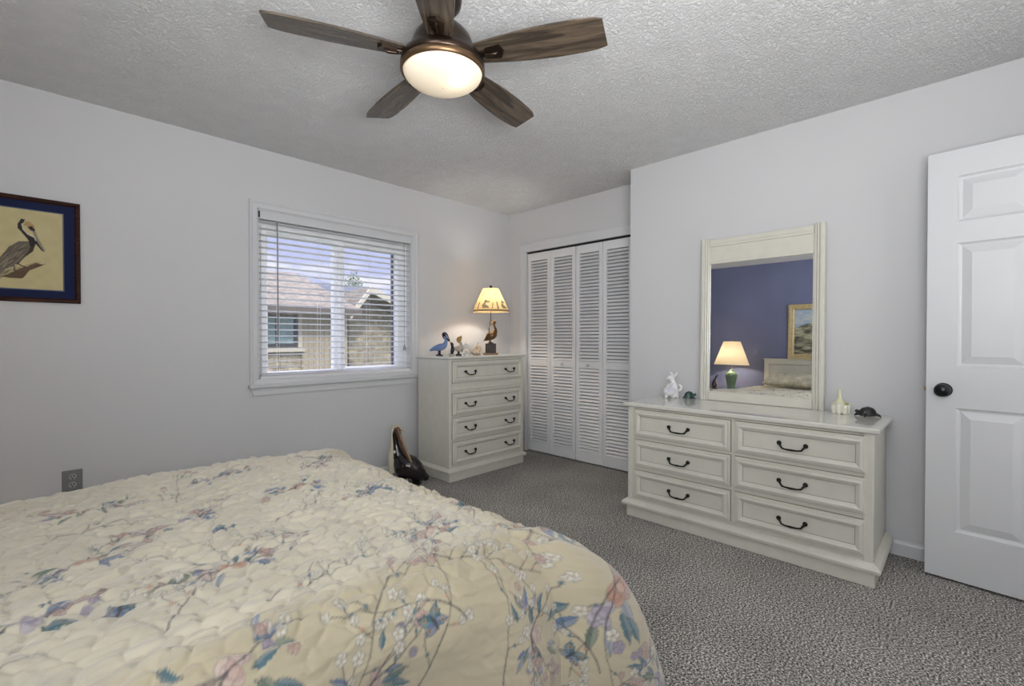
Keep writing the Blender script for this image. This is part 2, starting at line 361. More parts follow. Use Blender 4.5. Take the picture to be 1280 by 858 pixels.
MB().box(.004, .03, 1.92, 3.214, 2.010, 2.024).build('track', darkhole, cl)

# ------------------------------------------------------------------ open six panel door
dr = bpy.data.objects.new('door_2', None); COL.objects.link(dr); struct(dr, 'open white six panel door at the right edge of the room', 'door')
ang = math.atan2(-.996, -.088); dr.location = (3.011, .141, 0); dr.rotation_euler = (0, 0, ang)
# local: x along the door from latch edge, +y... face towards room must be -y after rotation
DW = .76; px = [(.105, .337), (.423, .655)]; pz = [(.240, .823), (1.015, 1.594), (1.694, 1.907)]
m = MB()
xs = [0, px[0][0], px[0][1], px[1][0], px[1][1], DW]; zs = [.012, .240, .823, 1.015, 1.594, 1.694, 1.907, 2.03]
for i in range(5):
    for j in range(7):
        if i in (1, 3) and j in (1, 3, 5): continue
        m.add([(xs[i], 0, zs[j]), (xs[i+1], 0, zs[j]), (xs[i+1], 0, zs[j+1]), (xs[i], 0, zs[j+1])], [(0, 1, 2, 3)])
m.add([(0, 0, .012), (0, .035, .012), (0, .035, 2.03), (0, 0, 2.03), (DW, 0, .012), (DW, .035, .012), (DW, .035, 2.03), (DW, 0, 2.03)],
      [(0, 1, 2, 3), (4, 7, 6, 5), (1, 5, 6, 2), (3, 2, 6, 7), (0, 4, 5, 1)])
doorm2 = mat('off_white_door_paint', (.63, .64, .655), .38, noise=(3, .01, 2)); m.build('door_slab', doorm2, dr)
for a, b in px:
    for c, d in pz:
        MB().rects(a, b, c, d, 0, [(0, 0), (.004, -.006), (.010, -.010), (.016, -.011), (.048, -.002), (.050, -.0015)]).build('raised_panel', doorm2, dr)
kn = MB()
def ring_y(cx, cz, prof, n=24, sx=1, sz=1): return [[(cx+r*sx*math.cos(2*PI*q/n), -d, cz+r*sz*math.sin(2*PI*q/n)) for q in range(n)] for d, r in prof]
kn.rings(ring_y(.062, .905, [(0, .033), (.004, .033), (.009, .028), (.012, .014), (.030, .012), (.036, .024), (.046, .030), (.056, .028), (.062, .018), (.064, .004)]))
kn.build('door_knob', blackm, dr)
MB().box(-.010, .004, .012, .022, .896, .914, .002).build('latch_bolt', brass, dr)
# door_2 faces -x world: flip so local -y points to the room
# (rotation maps local -y to world -x-ish side)

# wall outlet
ot = thing('wall_outlet', 'grey duplex electrical outlet on the wall just above the bed edge', 'outlet', (.118, YL, .378))
MB().box(-.041, .041, -.006, 0, -.058, .058, .003).build('cover_plate', greyplate, ot)
for z in (-.022, .022):
    s = MB().rings(ring_y(0, z, [(.006, .017), (.0085, .017), (.009, .015)], 20)).build('socket', mat('light_grey_plastic', (.34, .34, .35), .4), ot)
    MB().box(-.0075, -.004, -.0096, -.0085, z-.001, z+.009).box(.004, .0075, -.0096, -.0085, z-.001, z+.009).box(-.003, .003, -.0096, -.0085, z-.012, z-.006).build('socket_slots', darkhole, s)

# ------------------------------------------------------------------ painting on a grid (vertex pattern)
class Canvas:
    def __init__(s, u0, u1, v0, v1, d, base):
        s.u0, s.v0, s.d = u0, v0, d; s.nu = int(round((u1-u0)/d))+1; s.nv = int(round((v1-v0)/d))+1
        s.img = np.empty((s.nv, s.nu, 3), np.float32); s.img[:] = base
    def grid(s): return np.meshgrid(s.u0+s.d*np.arange(s.nu), s.v0+s.d*np.arange(s.nv))
    def _box(s, x0, x1, y0, y1):
        i0 = max(0, int((x0-s.u0)/s.d)-1); i1 = min(s.nu, int((x1-s.u0)/s.d)+3); j0 = max(0, int((y0-s.v0)/s.d)-1); j1 = min(s.nv, int((y1-s.v0)/s.d)+3)
        if i1 <= i0 or j1 <= j0: return None
        X, Y = np.meshgrid(s.u0+s.d*np.arange(i0, i1), s.v0+s.d*np.arange(j0, j1)); return i0, i1, j0, j1, X, Y
    def _put(s, b, a, c):
        i0, i1, j0, j1 = b[:4]; a = a[..., None].astype(np.float32); s.img[j0:j1, i0:i1] = s.img[j0:j1, i0:i1]*(1-a)+np.array(c, np.float32)*a
    def poly(s, pts, c, al=1.0):
        p = np.array(pts, float); b = s._box(p[:, 0].min(), p[:, 0].max(), p[:, 1].min(), p[:, 1].max())
        if b is None: return
        X, Y = b[4], b[5]; ins = np.zeros(X.shape, bool); n = len(p)
        for k in range(n):
            x1, y1 = p[k]; x2, y2 = p[(k+1) % n]
            if y1 == y2: continue
            ins ^= ((y1 > Y) != (y2 > Y)) & (X < (x2-x1)*(Y-y1)/(y2-y1)+x1)
        s._put(b, ins*al, c)
    def line(s, pts, w, c, al=1.0):
        for (x1, y1), (x2, y2) in zip(pts[:-1], pts[1:]):
            b = s._box(min(x1, x2)-w-s.d, max(x1, x2)+w+s.d, min(y1, y2)-w-s.d, max(y1, y2)+w+s.d)
            if b is None: continue
            X, Y = b[4], b[5]; dx, dy = x2-x1, y2-y1; L = dx*dx+dy*dy+1e-12
            t = np.clip(((X-x1)*dx+(Y-y1)*dy)/L, 0, 1); D = np.hypot(X-x1-t*dx, Y-y1-t*dy)
            s._put(b, np.clip((w/2+s.d*.5-D)/s.d, 0, 1)*al, c)
    def disc(s, cx, cy, r, c, al=1.0, ry=None):
        ry = ry or r; b = s._box(cx-r, cx+r, cy-ry, cy+ry)
        if b is None: return
        D = np.hypot((b[4]-cx)/r, (b[5]-cy)/ry); s._put(b, np.clip((1-D)*r/s.d+.5, 0, 1)*al, c)
def grid_mesh(name, co, nu, nv, img, m, parent=None, smooth=True):
    me = bpy.data.meshes.new(name); nvt = nu*nv
    me.vertices.add(nvt); me.vertices.foreach_set('co', co.astype(np.float32).ravel())
    i = (np.arange(nv-1)[:, None]*nu+np.arange(nu-1)[None, :]).ravel()
    q = np.stack([i, i+1, i+nu+1, i+nu], 1).astype(np.int32); nf = len(q)
    me.loops.add(nf*4); me.loops.foreach_set('vertex_index', q.ravel())
    me.polygons.add(nf); me.polygons.foreach_set('loop_start', np.arange(0, nf*4, 4, dtype=np.int32)); me.polygons.foreach_set('loop_total', np.full(nf, 4, np.int32))
    me.update(calc_edges=True)
    me.polygons.foreach_set('use_smooth', np.full(nf, smooth))
    at = me.color_attributes.new('pattern', 'FLOAT_COLOR', 'POINT')
    c = np.ones((nvt, 4), np.float32); c[:, :3] = img.reshape(-1, 3); at.data.foreach_set('color', c.ravel())
    me.materials.append(m); me.update(); o = bpy.data.objects.new(name, me); COL.objects.link(o)
    if parent: o.parent = parent
    return o

# ------------------------------------------------------------------ ceiling fan
fan = thing('ceiling_fan', 'dark bronze ceiling fan with five walnut blades and a glowing opal bowl', 'ceiling fan', (1.07, 1.415, 0))
MB().lathe([(.070, H-.002), (.072, H-.02), (.066, H-.05), (.045, H-.075), (.022, H-.082)], 36).build('canopy', bronze, fan)
MB().lathe([(.014, H-.07), (.014, 2.29)], 20).build('downrod', bronze, fan)
MB().lathe([(.02, 2.325), (.055, 2.32), (.085, 2.30), (.105, 2.275), (.118, 2.24), (.120, 2.215), (.135, 2.205), (.150, 2.195), (.156, 2.18), (.157, 2.165), (.150, 2.160)], 48).build('motor_housing', bronze, fan)
MB().lathe([(.152, 2.168), (.157, 2.160), (.157, 2.146), (.149, 2.140)], 48, caps=False).build('trim_ring', mat('brown_bronze', (.14, .085, .045), .35, metal=.8), fan)
bowlm = translucent('opal_glass_bowl', (1.0, .89, .72), .30, emit=.19)
bp = MB()
prof = [(.1475*math.cos(a), 2.150-.060*math.sin(a)) for a in [i*PI/2/12 for i in range(13)]]; prof[-1] = (.002, 2.09)
bp.lathe([(.146, 2.158)]+prof, 48, caps=False); bowl = bp.build('light_bowl', bowlm, fan)
for k in range(5):
    a = R(11.75+72*k)
    # blade in local frame: x outward
    outl = []
    n = 26
    X = [.13+.475*i/n for i in range(n+1)]
    def hw(x):
        t = (x-.13)/.475
        return .044+.028*math.sin(PI*min(1, t*1.05)*.72)-.010*(max(0, t-.9)/.1)**2
    top = [(x+ (0.0 if x < .59 else 0), hw(x)) for x in X]; bot = [(x-.012*max(0, ((x-.13)/.475-.9)/.1), -hw(x)*.95) for x in X]
    pts = top+bot[::-1]
    m = MB(); nn = len(pts)
    vs_ = [(x, y, .0035) for x, y in pts]+[(x, y, -.0035) for x, y in pts]
    fs_ = []
    for i in range(n): j = nn-1-i; fs_.append((i, i+1, j-1, j)); fs_.append((nn+i, nn+j, nn+j-1, nn+i+1))
    fs_ += [(i, nn+i, nn+(i+1) % nn, (i+1) % nn) for i in range(nn)]
    m.add(vs_, fs_)
    pitchM = Matrix.Rotation(a, 4, 'Z') @ Matrix.Translation((0, 0, 2.202)) @ Matrix.Rotation(R(-12), 4, 'X')
    b = MB(); b.v = m.v; b.f = m.f; b.sm = m.sm
    o = b.build('blade', bladewood, fan); o.matrix_local = pitchM
    m = MB().prism([(.185, -.012), (.215, -.012), (.215, .012), (.185, .012)], -.0001, .0001)
    m = MB().box(.10, .20, -.014, .014, -.012, -.004, .003)
    m.add([(.17, -.020, -.0125), (.225, -.027, -.0125), (.238, 0, -.0125), (.225, .027, -.0125), (.17, .020, -.0125),
           (.17, -.020, -.004), (.225, -.027, -.004), (.238, 0, -.004), (.225, .027, -.004), (.17, .020, -.004)],
          [(4, 3, 2, 1, 0), (5, 6, 7, 8, 9), (0, 1, 6, 5), (1, 2, 7, 6), (2, 3, 8, 7), (3, 4, 9, 8), (4, 0, 5, 9)])
    m.body([(.17, 0, -.014), (.20, 0, -.016), (.212, 0, -.013)], [.006, .007, .005], 8)
    ir = m.build('blade_iron', bronze, o)
l = lamp('fan_bulb', 'POINT', (1.09, 1.355, 2.125), .28, (1, .86, .62), shadow_soft_size=.02)

# ------------------------------------------------------------------ drawers, handles
def bail_handle(parent, x, y, z, w_=.118, s=1.0):
    h_ = MB(); a = w_/2
    for sx in (-a, a): h_.ball((x+sx, y-.015*s, z+.004), .0115*s, 12, (1, .9, 1)).tube([(x+sx, y, z+.004), (x+sx, y-.012*s, z+.004)], .006*s, 8)
    pts = [(x-a, y-.020*s, z+.002), (x-a+.010, y-.025*s, z-.010*s), (x-a+.016, y-.028*s, z-.019*s), (x-a*.45, y-.030*s, z-.022*s), (x, y-.030*s, z-.023*s),
           (x+a*.45, y-.030*s, z-.022*s), (x+a-.016, y-.028*s, z-.019*s), (x+a-.010, y-.025*s, z-.010*s), (x+a, y-.020*s, z+.002)]
    h_.tube(pts, [.0055*s, .005*s, .0048*s, .0042*s, .0055*s, .0042*s, .0048*s, .005*s, .0055*s], 8, up=(0, 1, 0))
    return h_.build('drawer_handle', iron, parent)
DPROF = [(0, 0), (0, .010), (.010, .011), (.012, .023), (.024, .026), (.041, .016), (.042, .009), (.045, .008)]
def drawer(parent, x0, x1, z0, z1, y, hs, hw_=.118, sc=1.0):
    d = MB().rects(x0, x1, z0, z1, y, DPROF, back=.02).build('drawer', cream, parent)
    g = MB().rects(x0-.0035, x1+.0035, z0-.0035, z1+.0035, y, [(0, .0005), (.0045, .0005)], fill=False)  # dark ring painted for the shade in the gap round the drawer
    g.rects(x0+.0415, x1-.0415, z0+.0415, z1-.0415, y, [(0, .0100), (.0022, .0096)], fill=False); g.build('glaze_and_gap_line', glaze_gap, d)
    for hx in hs: bail_handle(d, hx, y-.008, (z0+z1)/2, hw_, sc)
    return d

# dresser (front faces world -x): local x -> world -y, local -y -> world -x
DL = 1.262; dc = .935
ds = thing('dresser', 'long low cream six drawer dresser with black handles against the right wall', 'dresser', (2.683, dc, 0), -PI/2)
hw2 = DL/2
m = MB().box(-hw2, hw2, 0, .465, .105, .714, .003)
m.box(-hw2-.004, -hw2+.030, -.010, .04, .108, .712, .006).box(hw2-.036, hw2+.004, -.010, .04, .108, .712, .006)
m.box(-.012, .012, -.003, .02, .108, .712) if False else None
m.build('carcass', cream, ds)
MB().box(-hw2-.010, hw2+.010, -.012, .475, .0, .075, .003).build('plinth', cream, ds)
MB().rings([[(sx*(hw2+e), (-.012-(e-.010) if f else .475), z) for sx, f in ((-1, 1), (1, 1), (1, 0), (-1, 0))] for e, z in ((.010, .072), (.032, .076), (.034, .090), (.028, .100), (.012, .112), (.004, .116))], True, False).build('base_moulding', cream, ds)
MB().rings([[(sx*(hw2+e), (-.004-e if f else .478), z) for sx, f in ((-1, 1), (1, 1), (1, 0), (-1, 0))] for e, z in ((.004, .706), (.010, .709), (.022, .713), (.026, .718), (.026, .731), (.021, .736), (.014, .737))], True, False).build('dresser_top', creamtop, ds)
for r0, r1 in ((.523, .694), (.331, .500), (.137, .304)):
    drawer(ds, dc-1.520, dc-.932, r0, r1, -.001, [dc-1.225], .118)
    drawer(ds, dc-.908, dc-.327, r0, r1, -.001, [dc-.628], .118)

# mirror on the dresser (rests on the top, leaning a hair back)
mr = thing('dresser_mirror', 'tall cream framed mirror with fluted posts standing on the dresser', 'mirror', (3.13, .935, .7375), -PI/2, ry=0)
MW, MH = .355, 1.077
tiltr = .022
mr.rotation_mode = 'XYZ'; mr.rotation_euler = (Matrix.Rotation(-PI/2, 3, 'Z') @ Matrix.Rotation(-tiltr, 3, 'X')).to_euler()
for sx in (-1, 1):
    m = MB(); x0 = sx*MW
    prof = [(.0, .012), (.0, -.006), (.004, -.013), (.010, -.016), (.022, -.016), (.027, -.012), (.029, -.006), (.031, -.012), (.035, -.014), (.040, -.012), (.042, -.004), (.044, -.010), (.048, -.012), (.053, -.010), (.055, -.002), (.062, .0), (.062, .012)]
    P = [[(x0-sx*a, d, z) for a, d in prof] for z in (0, MH)]
    m.rings(P, True, False); m.build('fluted_post', cream, mr)
m = MB().box(-MW+.06, MW-.06, -.004, .012, .905, 1.065)
m.box(-MW+.058, MW-.058, -.013, .01, 1.020, 1.068, .004).box(-MW+.058, MW-.058, -.017, .01, 1.034, 1.042, .003).box(-MW+.058, MW-.058, -.012, .01, .905, .925, .004)
m.build('top_rail', cream, mr)
MB().box(-MW+.058, MW-.058, -.012, .012, 0, .052, .005).box(-MW+.058, MW-.058, -.009, .012, .050, .062, .003).build('bottom_rail', cream, mr)
MB().box(-MW+.055, MW-.055, .002, .008, .055, .91).build('mirror_glass', mirrorm, mr)
MB().box(-MW+.02, MW-.02, .0121, .020, .04, 1.05).build('backing_board', mat('brown_hardboard', (.14, .09, .055), .8), mr)

# chest of drawers (front faces -y)
ch = thing('chest_of_drawers', 'tall cream four drawer chest with black handles in the corner by the closet', 'chest of drawers', (2.70, 2.935, 0), 0)
cw = .425
m = MB().box(-cw, cw, 0, .43, .10, .985, .003).box(-cw-.003, -cw+.022, -.008, .04, .105, .984, .005).box(cw-.022, cw+.003, -.008, .04, .105, .984, .005)
m.box(-cw+.02, cw-.02, -.010, .02, .728, .760, .005)
m.build('carcass', cream, ch)
MB().box(-cw-.006, cw+.006, -.010, .435, 0, .068, .003).build('plinth', cream, ch)
MB().rings([[(sx*(cw+e), (-.010-(e-.006) if f else .436), z) for sx, f in ((-1, 1), (1, 1), (1, 0), (-1, 0))] for e, z in ((.006, .066), (.024, .070), (.026, .084), (.020, .094), (.008, .104), (.003, .108))], True, False).build('base_moulding', cream, ch)
MB().rings([[(sx*(cw+e), (-.002-e if f else .438), z) for sx, f in ((-1, 1), (1, 1), (1, 0), (-1, 0))] for e, z in ((.003, .976), (.008, .980), (.018, .984), (.021, .989), (.021, .998), (.016, 1.003), (.010, 1.004))], True, False).build('chest_top', creamtop, ch)
for z0, z1 in ((.789, .960), (.530, .702), (.335, .508), (.137, .311)):
    drawer(ch, -.395, .398, z0, z1, -.001, [-.218, .240], .105)

# ------------------------------------------------------------------ bed
bed = thing('bed', 'queen bed with a cream panel headboard against the blue wall', 'bed', (-1.10, 1.50, 0))
MB().box(.03, 2.02, -.66, .66, .10, .34, .03).build('box_spring', mat('box_spring_fabric', (.55, .53, .5), .9), bed)
MB().box(.03, 2.03, -.66, .66, .34, .585, .06).build('mattress', mat('mattress_ticking', (.75, .74, .72), .8), bed)
for x in (.12, 1.9):
    for y in (-.58, .58): MB().box(x-.03, x+.03, y-.03, y+.03, 0, .10, .004).build('bed_leg', iron, bed)
hb = MB().box(-.045, .0, -.66, .595, .30, 1.00, .004)
hb.box(-.055, .012, -.68, -.615, 0, 1.03, .006).box(-.055, .012, .535, .60, 0, 1.03, .006).box(-.055, .012, -.035, .03, .35, 1.0, .004)
hb.box(-.055, .012, -.62, .54, .965, 1.035, .006).box(-.065, .020, -.69, .61, 1.028, 1.045, .005).box(-.055, .010, -.62, .54, .35, .45, .004)
hb.build('headboard', cream, bed)

# quilt: printed and quilted cloth, sampled on a fine grid
QX0, QX1, QY0, QY1, QT = -1.02, .90, .90, 2.12, .622
d_ = .0033
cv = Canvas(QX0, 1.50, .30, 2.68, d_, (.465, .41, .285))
U, V = cv.grid()
rq = random.Random(21); nr = np.random.RandomState(4)
# soft cloth tone variation, and the drape's shade kept in a darker base
def smooth_noise(U, V, s, seed):
    r = np.random.RandomState(seed); g = r.rand(64, 64); x = (U/s) % 63; y = (V/s) % 63
    i = x.astype(int); j = y.astype(int); fx = x-i; fy = y-j; fx = fx*fx*(3-2*fx); fy = fy*fy*(3-2*fy)
    return (g[j, i]*(1-fx)+g[j, i+1]*fx)*(1-fy)+(g[j+1, i]*(1-fx)+g[j+1, i+1]*fx)*fy
tone = .94+.12*smooth_noise(U+5, V+5, .09, 3)
lit_top = (np.clip((V-.87)/.07, 0, 1)*np.clip((.95-U)/.07, 0, 1))[..., None]
cv.img[:] = cv.img*(1-lit_top)+np.array((.54, .50, .395), np.float32)*lit_top  # paler top paints in the light falling on the bed
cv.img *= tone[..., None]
TEAL = (.045, .13, .17); BLUE = (.10, .16, .27); DKB = (.03, .05, .11); CORAL = (.46, .25, .17); PINK = (.50, .36, .31); LAV = (.33, .29, .38); DARK = (.055, .055, .065); WHT = (.62, .59, .50); TAN = (.42, .30, .16); GRN = (.12, .17, .12)
def mixc(a, b, t): return tuple(a[i]*(1-t)+b[i]*t for i in range(3))
def leaf(x, y, L, wd, a, c):
    n = 8; ca, sa = math.cos(a), math.sin(a); P = []
    for i in range(n+1): t = i/n; P.append((t*L, wd*math.sin(PI*t**.8)))
    for i in range(n, -1, -1): t = i/n; P.append((t*L, -wd*math.sin(PI*t**.8)*.9))
    pts = [(x+u*ca-v*sa, y+u*sa+v*ca) for u, v in P]; cv.poly(pts, c, .92)
    cv.line(pts[:n+1], .0022, mixc(c, DARK, .7), .75)
    half = [(x+u*ca-v*sa, y+u*sa+v*ca) for u, v in P[:n+1]]+[(x+L*ca, y+L*sa), (x, y)]
    cv.poly(half, mixc(c, WHT, .35), .55); cv.line([(x, y), (x+L*ca, y+L*sa)], .002, mixc(c, DARK, .6), .8)
def blossom(x, y, r, c, n=5, centre=TAN):
    a0 = rq.random()*6
    for k in range(n):
        a = a0+2*PI*k/n; px_, py_ = x+r*.58*math.cos(a), y+r*.58*math.sin(a)
        cv.disc(px_, py_, r*.47+.0016, mixc(DARK, c, .35), .8); cv.disc(px_, py_, r*.42, c, .95)
    cv.disc(x, y, r*.2, centre, .9)
def peony(x, y, r, c):
    for k in range(11):
        a = rq.random()*6.28; q = r*(.75-.06*k); px_, py_ = x+q*math.cos(a), y+q*math.sin(a); rr = r*(.40-.015*k)
        cv.disc(px_, py_, rr+.0018, mixc(c, DARK, .55), .75); cv.disc(px_, py_, rr, mixc(c, WHT, rq.random()*.55), .95)
        cv.disc(px_+rr*.2, py_+rr*.2, rr*.5, mixc(c, CORAL, .4), .45)
def spray(x, y, a, L, flowers=WHT, twigs=6, r=.013):
    pts = [(x, y)]; aa = a
    for i in range(10):
        aa += rq.uniform(-.22, .26); x += math.cos(aa)*L/10; y += math.sin(aa)*L/10; pts.append((x, y))
        if i and twigs and rq.random() < twigs/9:
            sd = rq.choice((-1, 1)); b = aa+sd*rq.uniform(.5, 1.1); l = L*rq.uniform(.14, .30)
            mx_, my_ = x+math.cos(b)*l*.55, y+math.sin(b)*l*.55; b2 = b-sd*.5; ex, ey = mx_+math.cos(b2)*l*.5, my_+math.sin(b2)*l*.5
            cv.line([(x, y), (mx_, my_), (ex, ey)], .0022, DARK, .8); blossom(ex, ey, r*rq.uniform(.7, 1.2), flowers)
            if rq.random() < .6: blossom(mx_+.006, my_+.004, r*.75, flowers)
            cv.disc(x+math.cos(b)*l*.3, y+math.sin(b)*l*.3, .004, TEAL if rq.random() < .5 else CORAL, .8)
    cv.line(pts[:5], .0034, DARK, .8); cv.line(pts[4:], .0022, DARK, .75)
def bouquet(x, y, s, a=0, main=CORAL):
    for k in range(15):
        b = a+rq.uniform(-.9, .9)+(PI if k % 2 else 0)+rq.uniform(-.3, .3); r = s*rq.uniform(.15, .6)
        leaf(x+r*math.cos(b), y+r*math.sin(b), s*rq.uniform(.25, .42), s*.06, b+rq.uniform(-.5, .5), rq.choice((TEAL, BLUE, TEAL, mixc(BLUE, WHT, .3), GRN)))
    peony(x+s*.08, y, s*.22, main); peony(x-s*.36*math.cos(a), y-s*.36*math.sin(a), s*.15, rq.choice((PINK, LAV)))
    for k in range(7):
        b = a+rq.choice((0, PI))+rq.uniform(-.5, .5); r = s*rq.uniform(.55, .95); blossom(x+r*math.cos(b), y+r*math.sin(b), s*.075, rq.choice((WHT, LAV, PINK)))
    for k in range(4): spray(x, y, a+rq.choice((0, PI))+rq.uniform(-.6, .6), s*1.25, rq.choice((WHT, PINK)), 4, .010)
def butterfly(x, y, s, a):
    for sd in (-1, 1):
        for l, an, wd in ((1, .75, .32), (.75, 1.9, .26)):
            leaf(x, y, s*l, s*wd, a+sd*an, TEAL if l == 1 else BLUE); ex, ey = x+s*l*.6*math.cos(a+sd*an), y+s*l*.6*math.sin(a+sd*an)
            cv.disc(ex, ey, s*.12, TAN, .9); cv.disc(ex, ey, s*.06, DARK, .9)
    cv.line([(x-s*.3*math.cos(a), y-s*.3*math.sin(a)), (x+s*.3*math.cos(a), y+s*.3*math.sin(a))], .006, DARK)
MOT_B = [(.29, 1.17, .15, .1, CORAL), (.06, 1.43, .13, .3, CORAL), (.27, 1.55, .12, .2, LAV), (-.03, 1.18, .13, .0, LAV), (.20, .83, .12, .2, PINK),
         (.72, 1.02, .13, .5, PINK), (1.0, .745, .19, 1.2, CORAL), (.80, .66, .11, 1.5, PINK), (.42, .70, .11, .3, PINK), (.60, 1.62, .13, .1, CORAL),
         (.78, 1.45, .12, .6, BLUE), (.10, 1.85, .13, .0, PINK), (.45, 1.95, .12, .2, LAV), (.84, 1.95, .12, 1.0, CORAL), (-.30, 1.35, .14, .2, CORAL), (-.25, 1.80, .13, .0, PINK),
         (-.55, 1.10, .14, .3, CORAL), (-.60, 1.60, .14, .1, LAV), (1.25, 1.25, .14, 1.5, CORAL), (1.22, 1.85, .14, 1.4, PINK), (1.15, .55, .12, 2.2, LAV), (-.1, .70, .13, .1, CORAL), (.1, .5, .12, 0, PINK)]
MOT_S = [(.44, .80, .9, .34), (.62, .90, -.4, .30), (.50, .62, .6, .38), (.86, .98, -1.0, .30), (.88, 1.02, .6, .26), (.70, .52, 1.3, .34), (.98, .55, 1.8, .3), (1.12, .90, -1.6, .3), (1.05, .80, 2.6, .25), (.64, .74, 2.2, .24),
         (.45, 1.35, .3, .4), (.15, 1.0, 1.2, .35), (.55, 1.20, 2.6, .35), (0, 1.65, .2, .4), (.65, 1.80, .8, .35), (-.1, 1.0, 2.0, .3), (.3, 1.75, 1.4, .3), (-.4, 1.6, .9, .4), (1.1, 1.1, .2, .3), (1.2, 1.55, 1.4, .35),
         (.30, .95, .2, .3), (.25, .60, .4, .3), (-.35, .9, .5, .4), (.92, 1.30, 1.7, .3), (.80, .48, .2, .3), (1.25, .75, .9, .3), (.90, .42, .9, .3), (1.3, .45, 2, .3)]
MOT_F = [(.565, .755, .040, 1.9), (.33, 1.40, .035, .6), (.95, 1.15, .035, 2.4), (.10, 1.12, .033, 1.2), (.92, .58, .035, .8)]
for x, y, s, a, c in MOT_B: bouquet(x, y, s*(.85 if y > .9 and x < .95 else 1), a, c)
for x, y, a, L in MOT_S: spray(x, y, a, L, rq.choice((WHT, WHT, WHT, PINK)), 6, .010)
for x, y, s, a in MOT_F: butterfly(x, y, s, a)
# printed border stripe line
cv.line([(QX0, .905), (.86, .93), (.93, 2.3)], .004, (.36, .34, .30), .7)
def quilt_pos(U, V, disp=True):
    ex = np.maximum(0, U-QX1); ey = np.where(V < QY0, V-QY0, np.where(V > QY1, V-QY1, 0)); D = np.hypot(ex, ey)
    nx = ex/np.maximum(D, 1e-9); ny = ey/np.maximum(D, 1e-9)
    r = .14; a = np.minimum(D/r, PI/2); h = r*np.sin(a); drop = r*(1-np.cos(a)); rest = np.maximum(0, D-r*PI/2)
    corner = 2*nx*np.abs(ny)
    near = np.clip(corner, 0, 1)
    h = h+.10*rest+near*.25*(1-np.exp(-D/.22)); drop = drop+rest*.99
    th = np.arctan2(np.abs(ny), nx); s_ = np.where(nx > .999, V, np.where(nx < 1e-3, U, 0))
    fold = .016*np.sin(V*13+1.2*np.sin(V*5))*(nx > .7)*np.clip((D-.12)/.3, 0, 1)+.018*np.sin(U*11+.8*np.sin(U*7))*(np.abs(ny) > .7)*np.clip((D-.12)/.3, 0, 1)
    fold = fold*np.abs(nx**2-ny**2)+near*.022*np.sin(th*9+.6)*np.clip((D-.15)/.3, 0, 1)
    bul = np.clip((D-.06)/.22, 0, 1)*(np.abs(ny) > .7)
    h = h+fold+bul*.035*np.sin(U*8.5-.6+1.5*np.sin(U*3))*np.abs(ny)
    bx = np.minimum(U, QX1); by = np.clip(V, QY0, QY1)
    X = bx+nx*h; Y = by+ny*h; Z = QT-drop
    Z = Z-.012*np.clip((U-.5)/.5, 0, 1)**2
    Z = Z+.010*(smooth_noise(U+9, V+9, .30, 8)-.5)*2
    return X, Y, np.maximum(Z, .02), nx, ny, a
X, Y, Z, nx, ny, aa = quilt_pos(U, V)
# quilting: scalloped puffs (nearest jittered cell), stretched along the bed
cs = .060
def cellpuff(U, V, sx, sy, seed):
    r = np.random.RandomState(seed); J = r.rand(128, 128, 2)*.62+.19; gx = U/sx; gy = V/sy; ix = np.floor(gx).astype(int); iy = np.floor(gy).astype(int)
    d1 = np.full(U.shape, 9.); d2 = np.full(U.shape, 9.)
    for dx in (-1, 0, 1):
        for dy in (-1, 0, 1):
            jx = (ix+dx) % 128; jy = (iy+dy) % 128; off = .5*((iy+dy) % 2)
            D = np.hypot(ix+dx+J[jy, jx, 0]*.8+off*.8-gx, iy+dy+J[jy, jx, 1]*.8-gy)
            lo = D < d1; d2 = np.where(lo, d1, np.minimum(d2, D)); d1 = np.where(lo, D, d1)
    return np.clip((d2-d1)/.55, 0, 1)
wx = U+.016*np.sin(V*31)+.02*smooth_noise(U+3, V+3, .06, 11); wy = V+.012*np.sin(U*27)+.02*smooth_noise(U+7, V+2, .07, 12)
pf = cellpuff(wx+4, wy+4, .056, .042, 5)
puff = 1-(1-pf)**2.2
on_top = np.clip(1-(np.hypot(np.maximum(0, U-QX1), np.maximum(0, QY0-V))-.05)/.10, .10, 1)
hgt = .0088*puff*on_top
# wrinkles running along the bed on top
wr = smooth_noise(U*1.0+2, V*3.2+2, .11, 31)+.5*smooth_noise(U*1.4+2, V*6+2, .10, 32)
rdg = 1-np.abs(2*smooth_noise(U*.9+2+.02*np.sin(V*40), V*2.4+2, .06, 33)-1)
hgt = hgt+(.009*wr+.008*rdg**4)*np.clip(on_top, .2, 1)
hgt = hgt+.0030*smooth_noise(U*1.2+5, V*2.2+5, .022, 35)*np.clip(on_top, .3, 1)+(1-on_top)*.014*smooth_noise(U+3, V*.6+3, .12, 41)
sa, ca = np.sin(aa), np.cos(aa)
X = X+nx*sa*hgt; Y = Y+ny*sa*hgt; Z = Z+ca*hgt
quiltm = attrm('printed_cotton_quilt', .7, sheen=.5, bump=(420, .12, .002), spec=.3)
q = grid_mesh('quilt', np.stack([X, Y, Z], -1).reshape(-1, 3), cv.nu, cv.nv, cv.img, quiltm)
tag(q, 'cream quilt printed with blue and coral flowers and branches, spread over the bed', 'quilt')

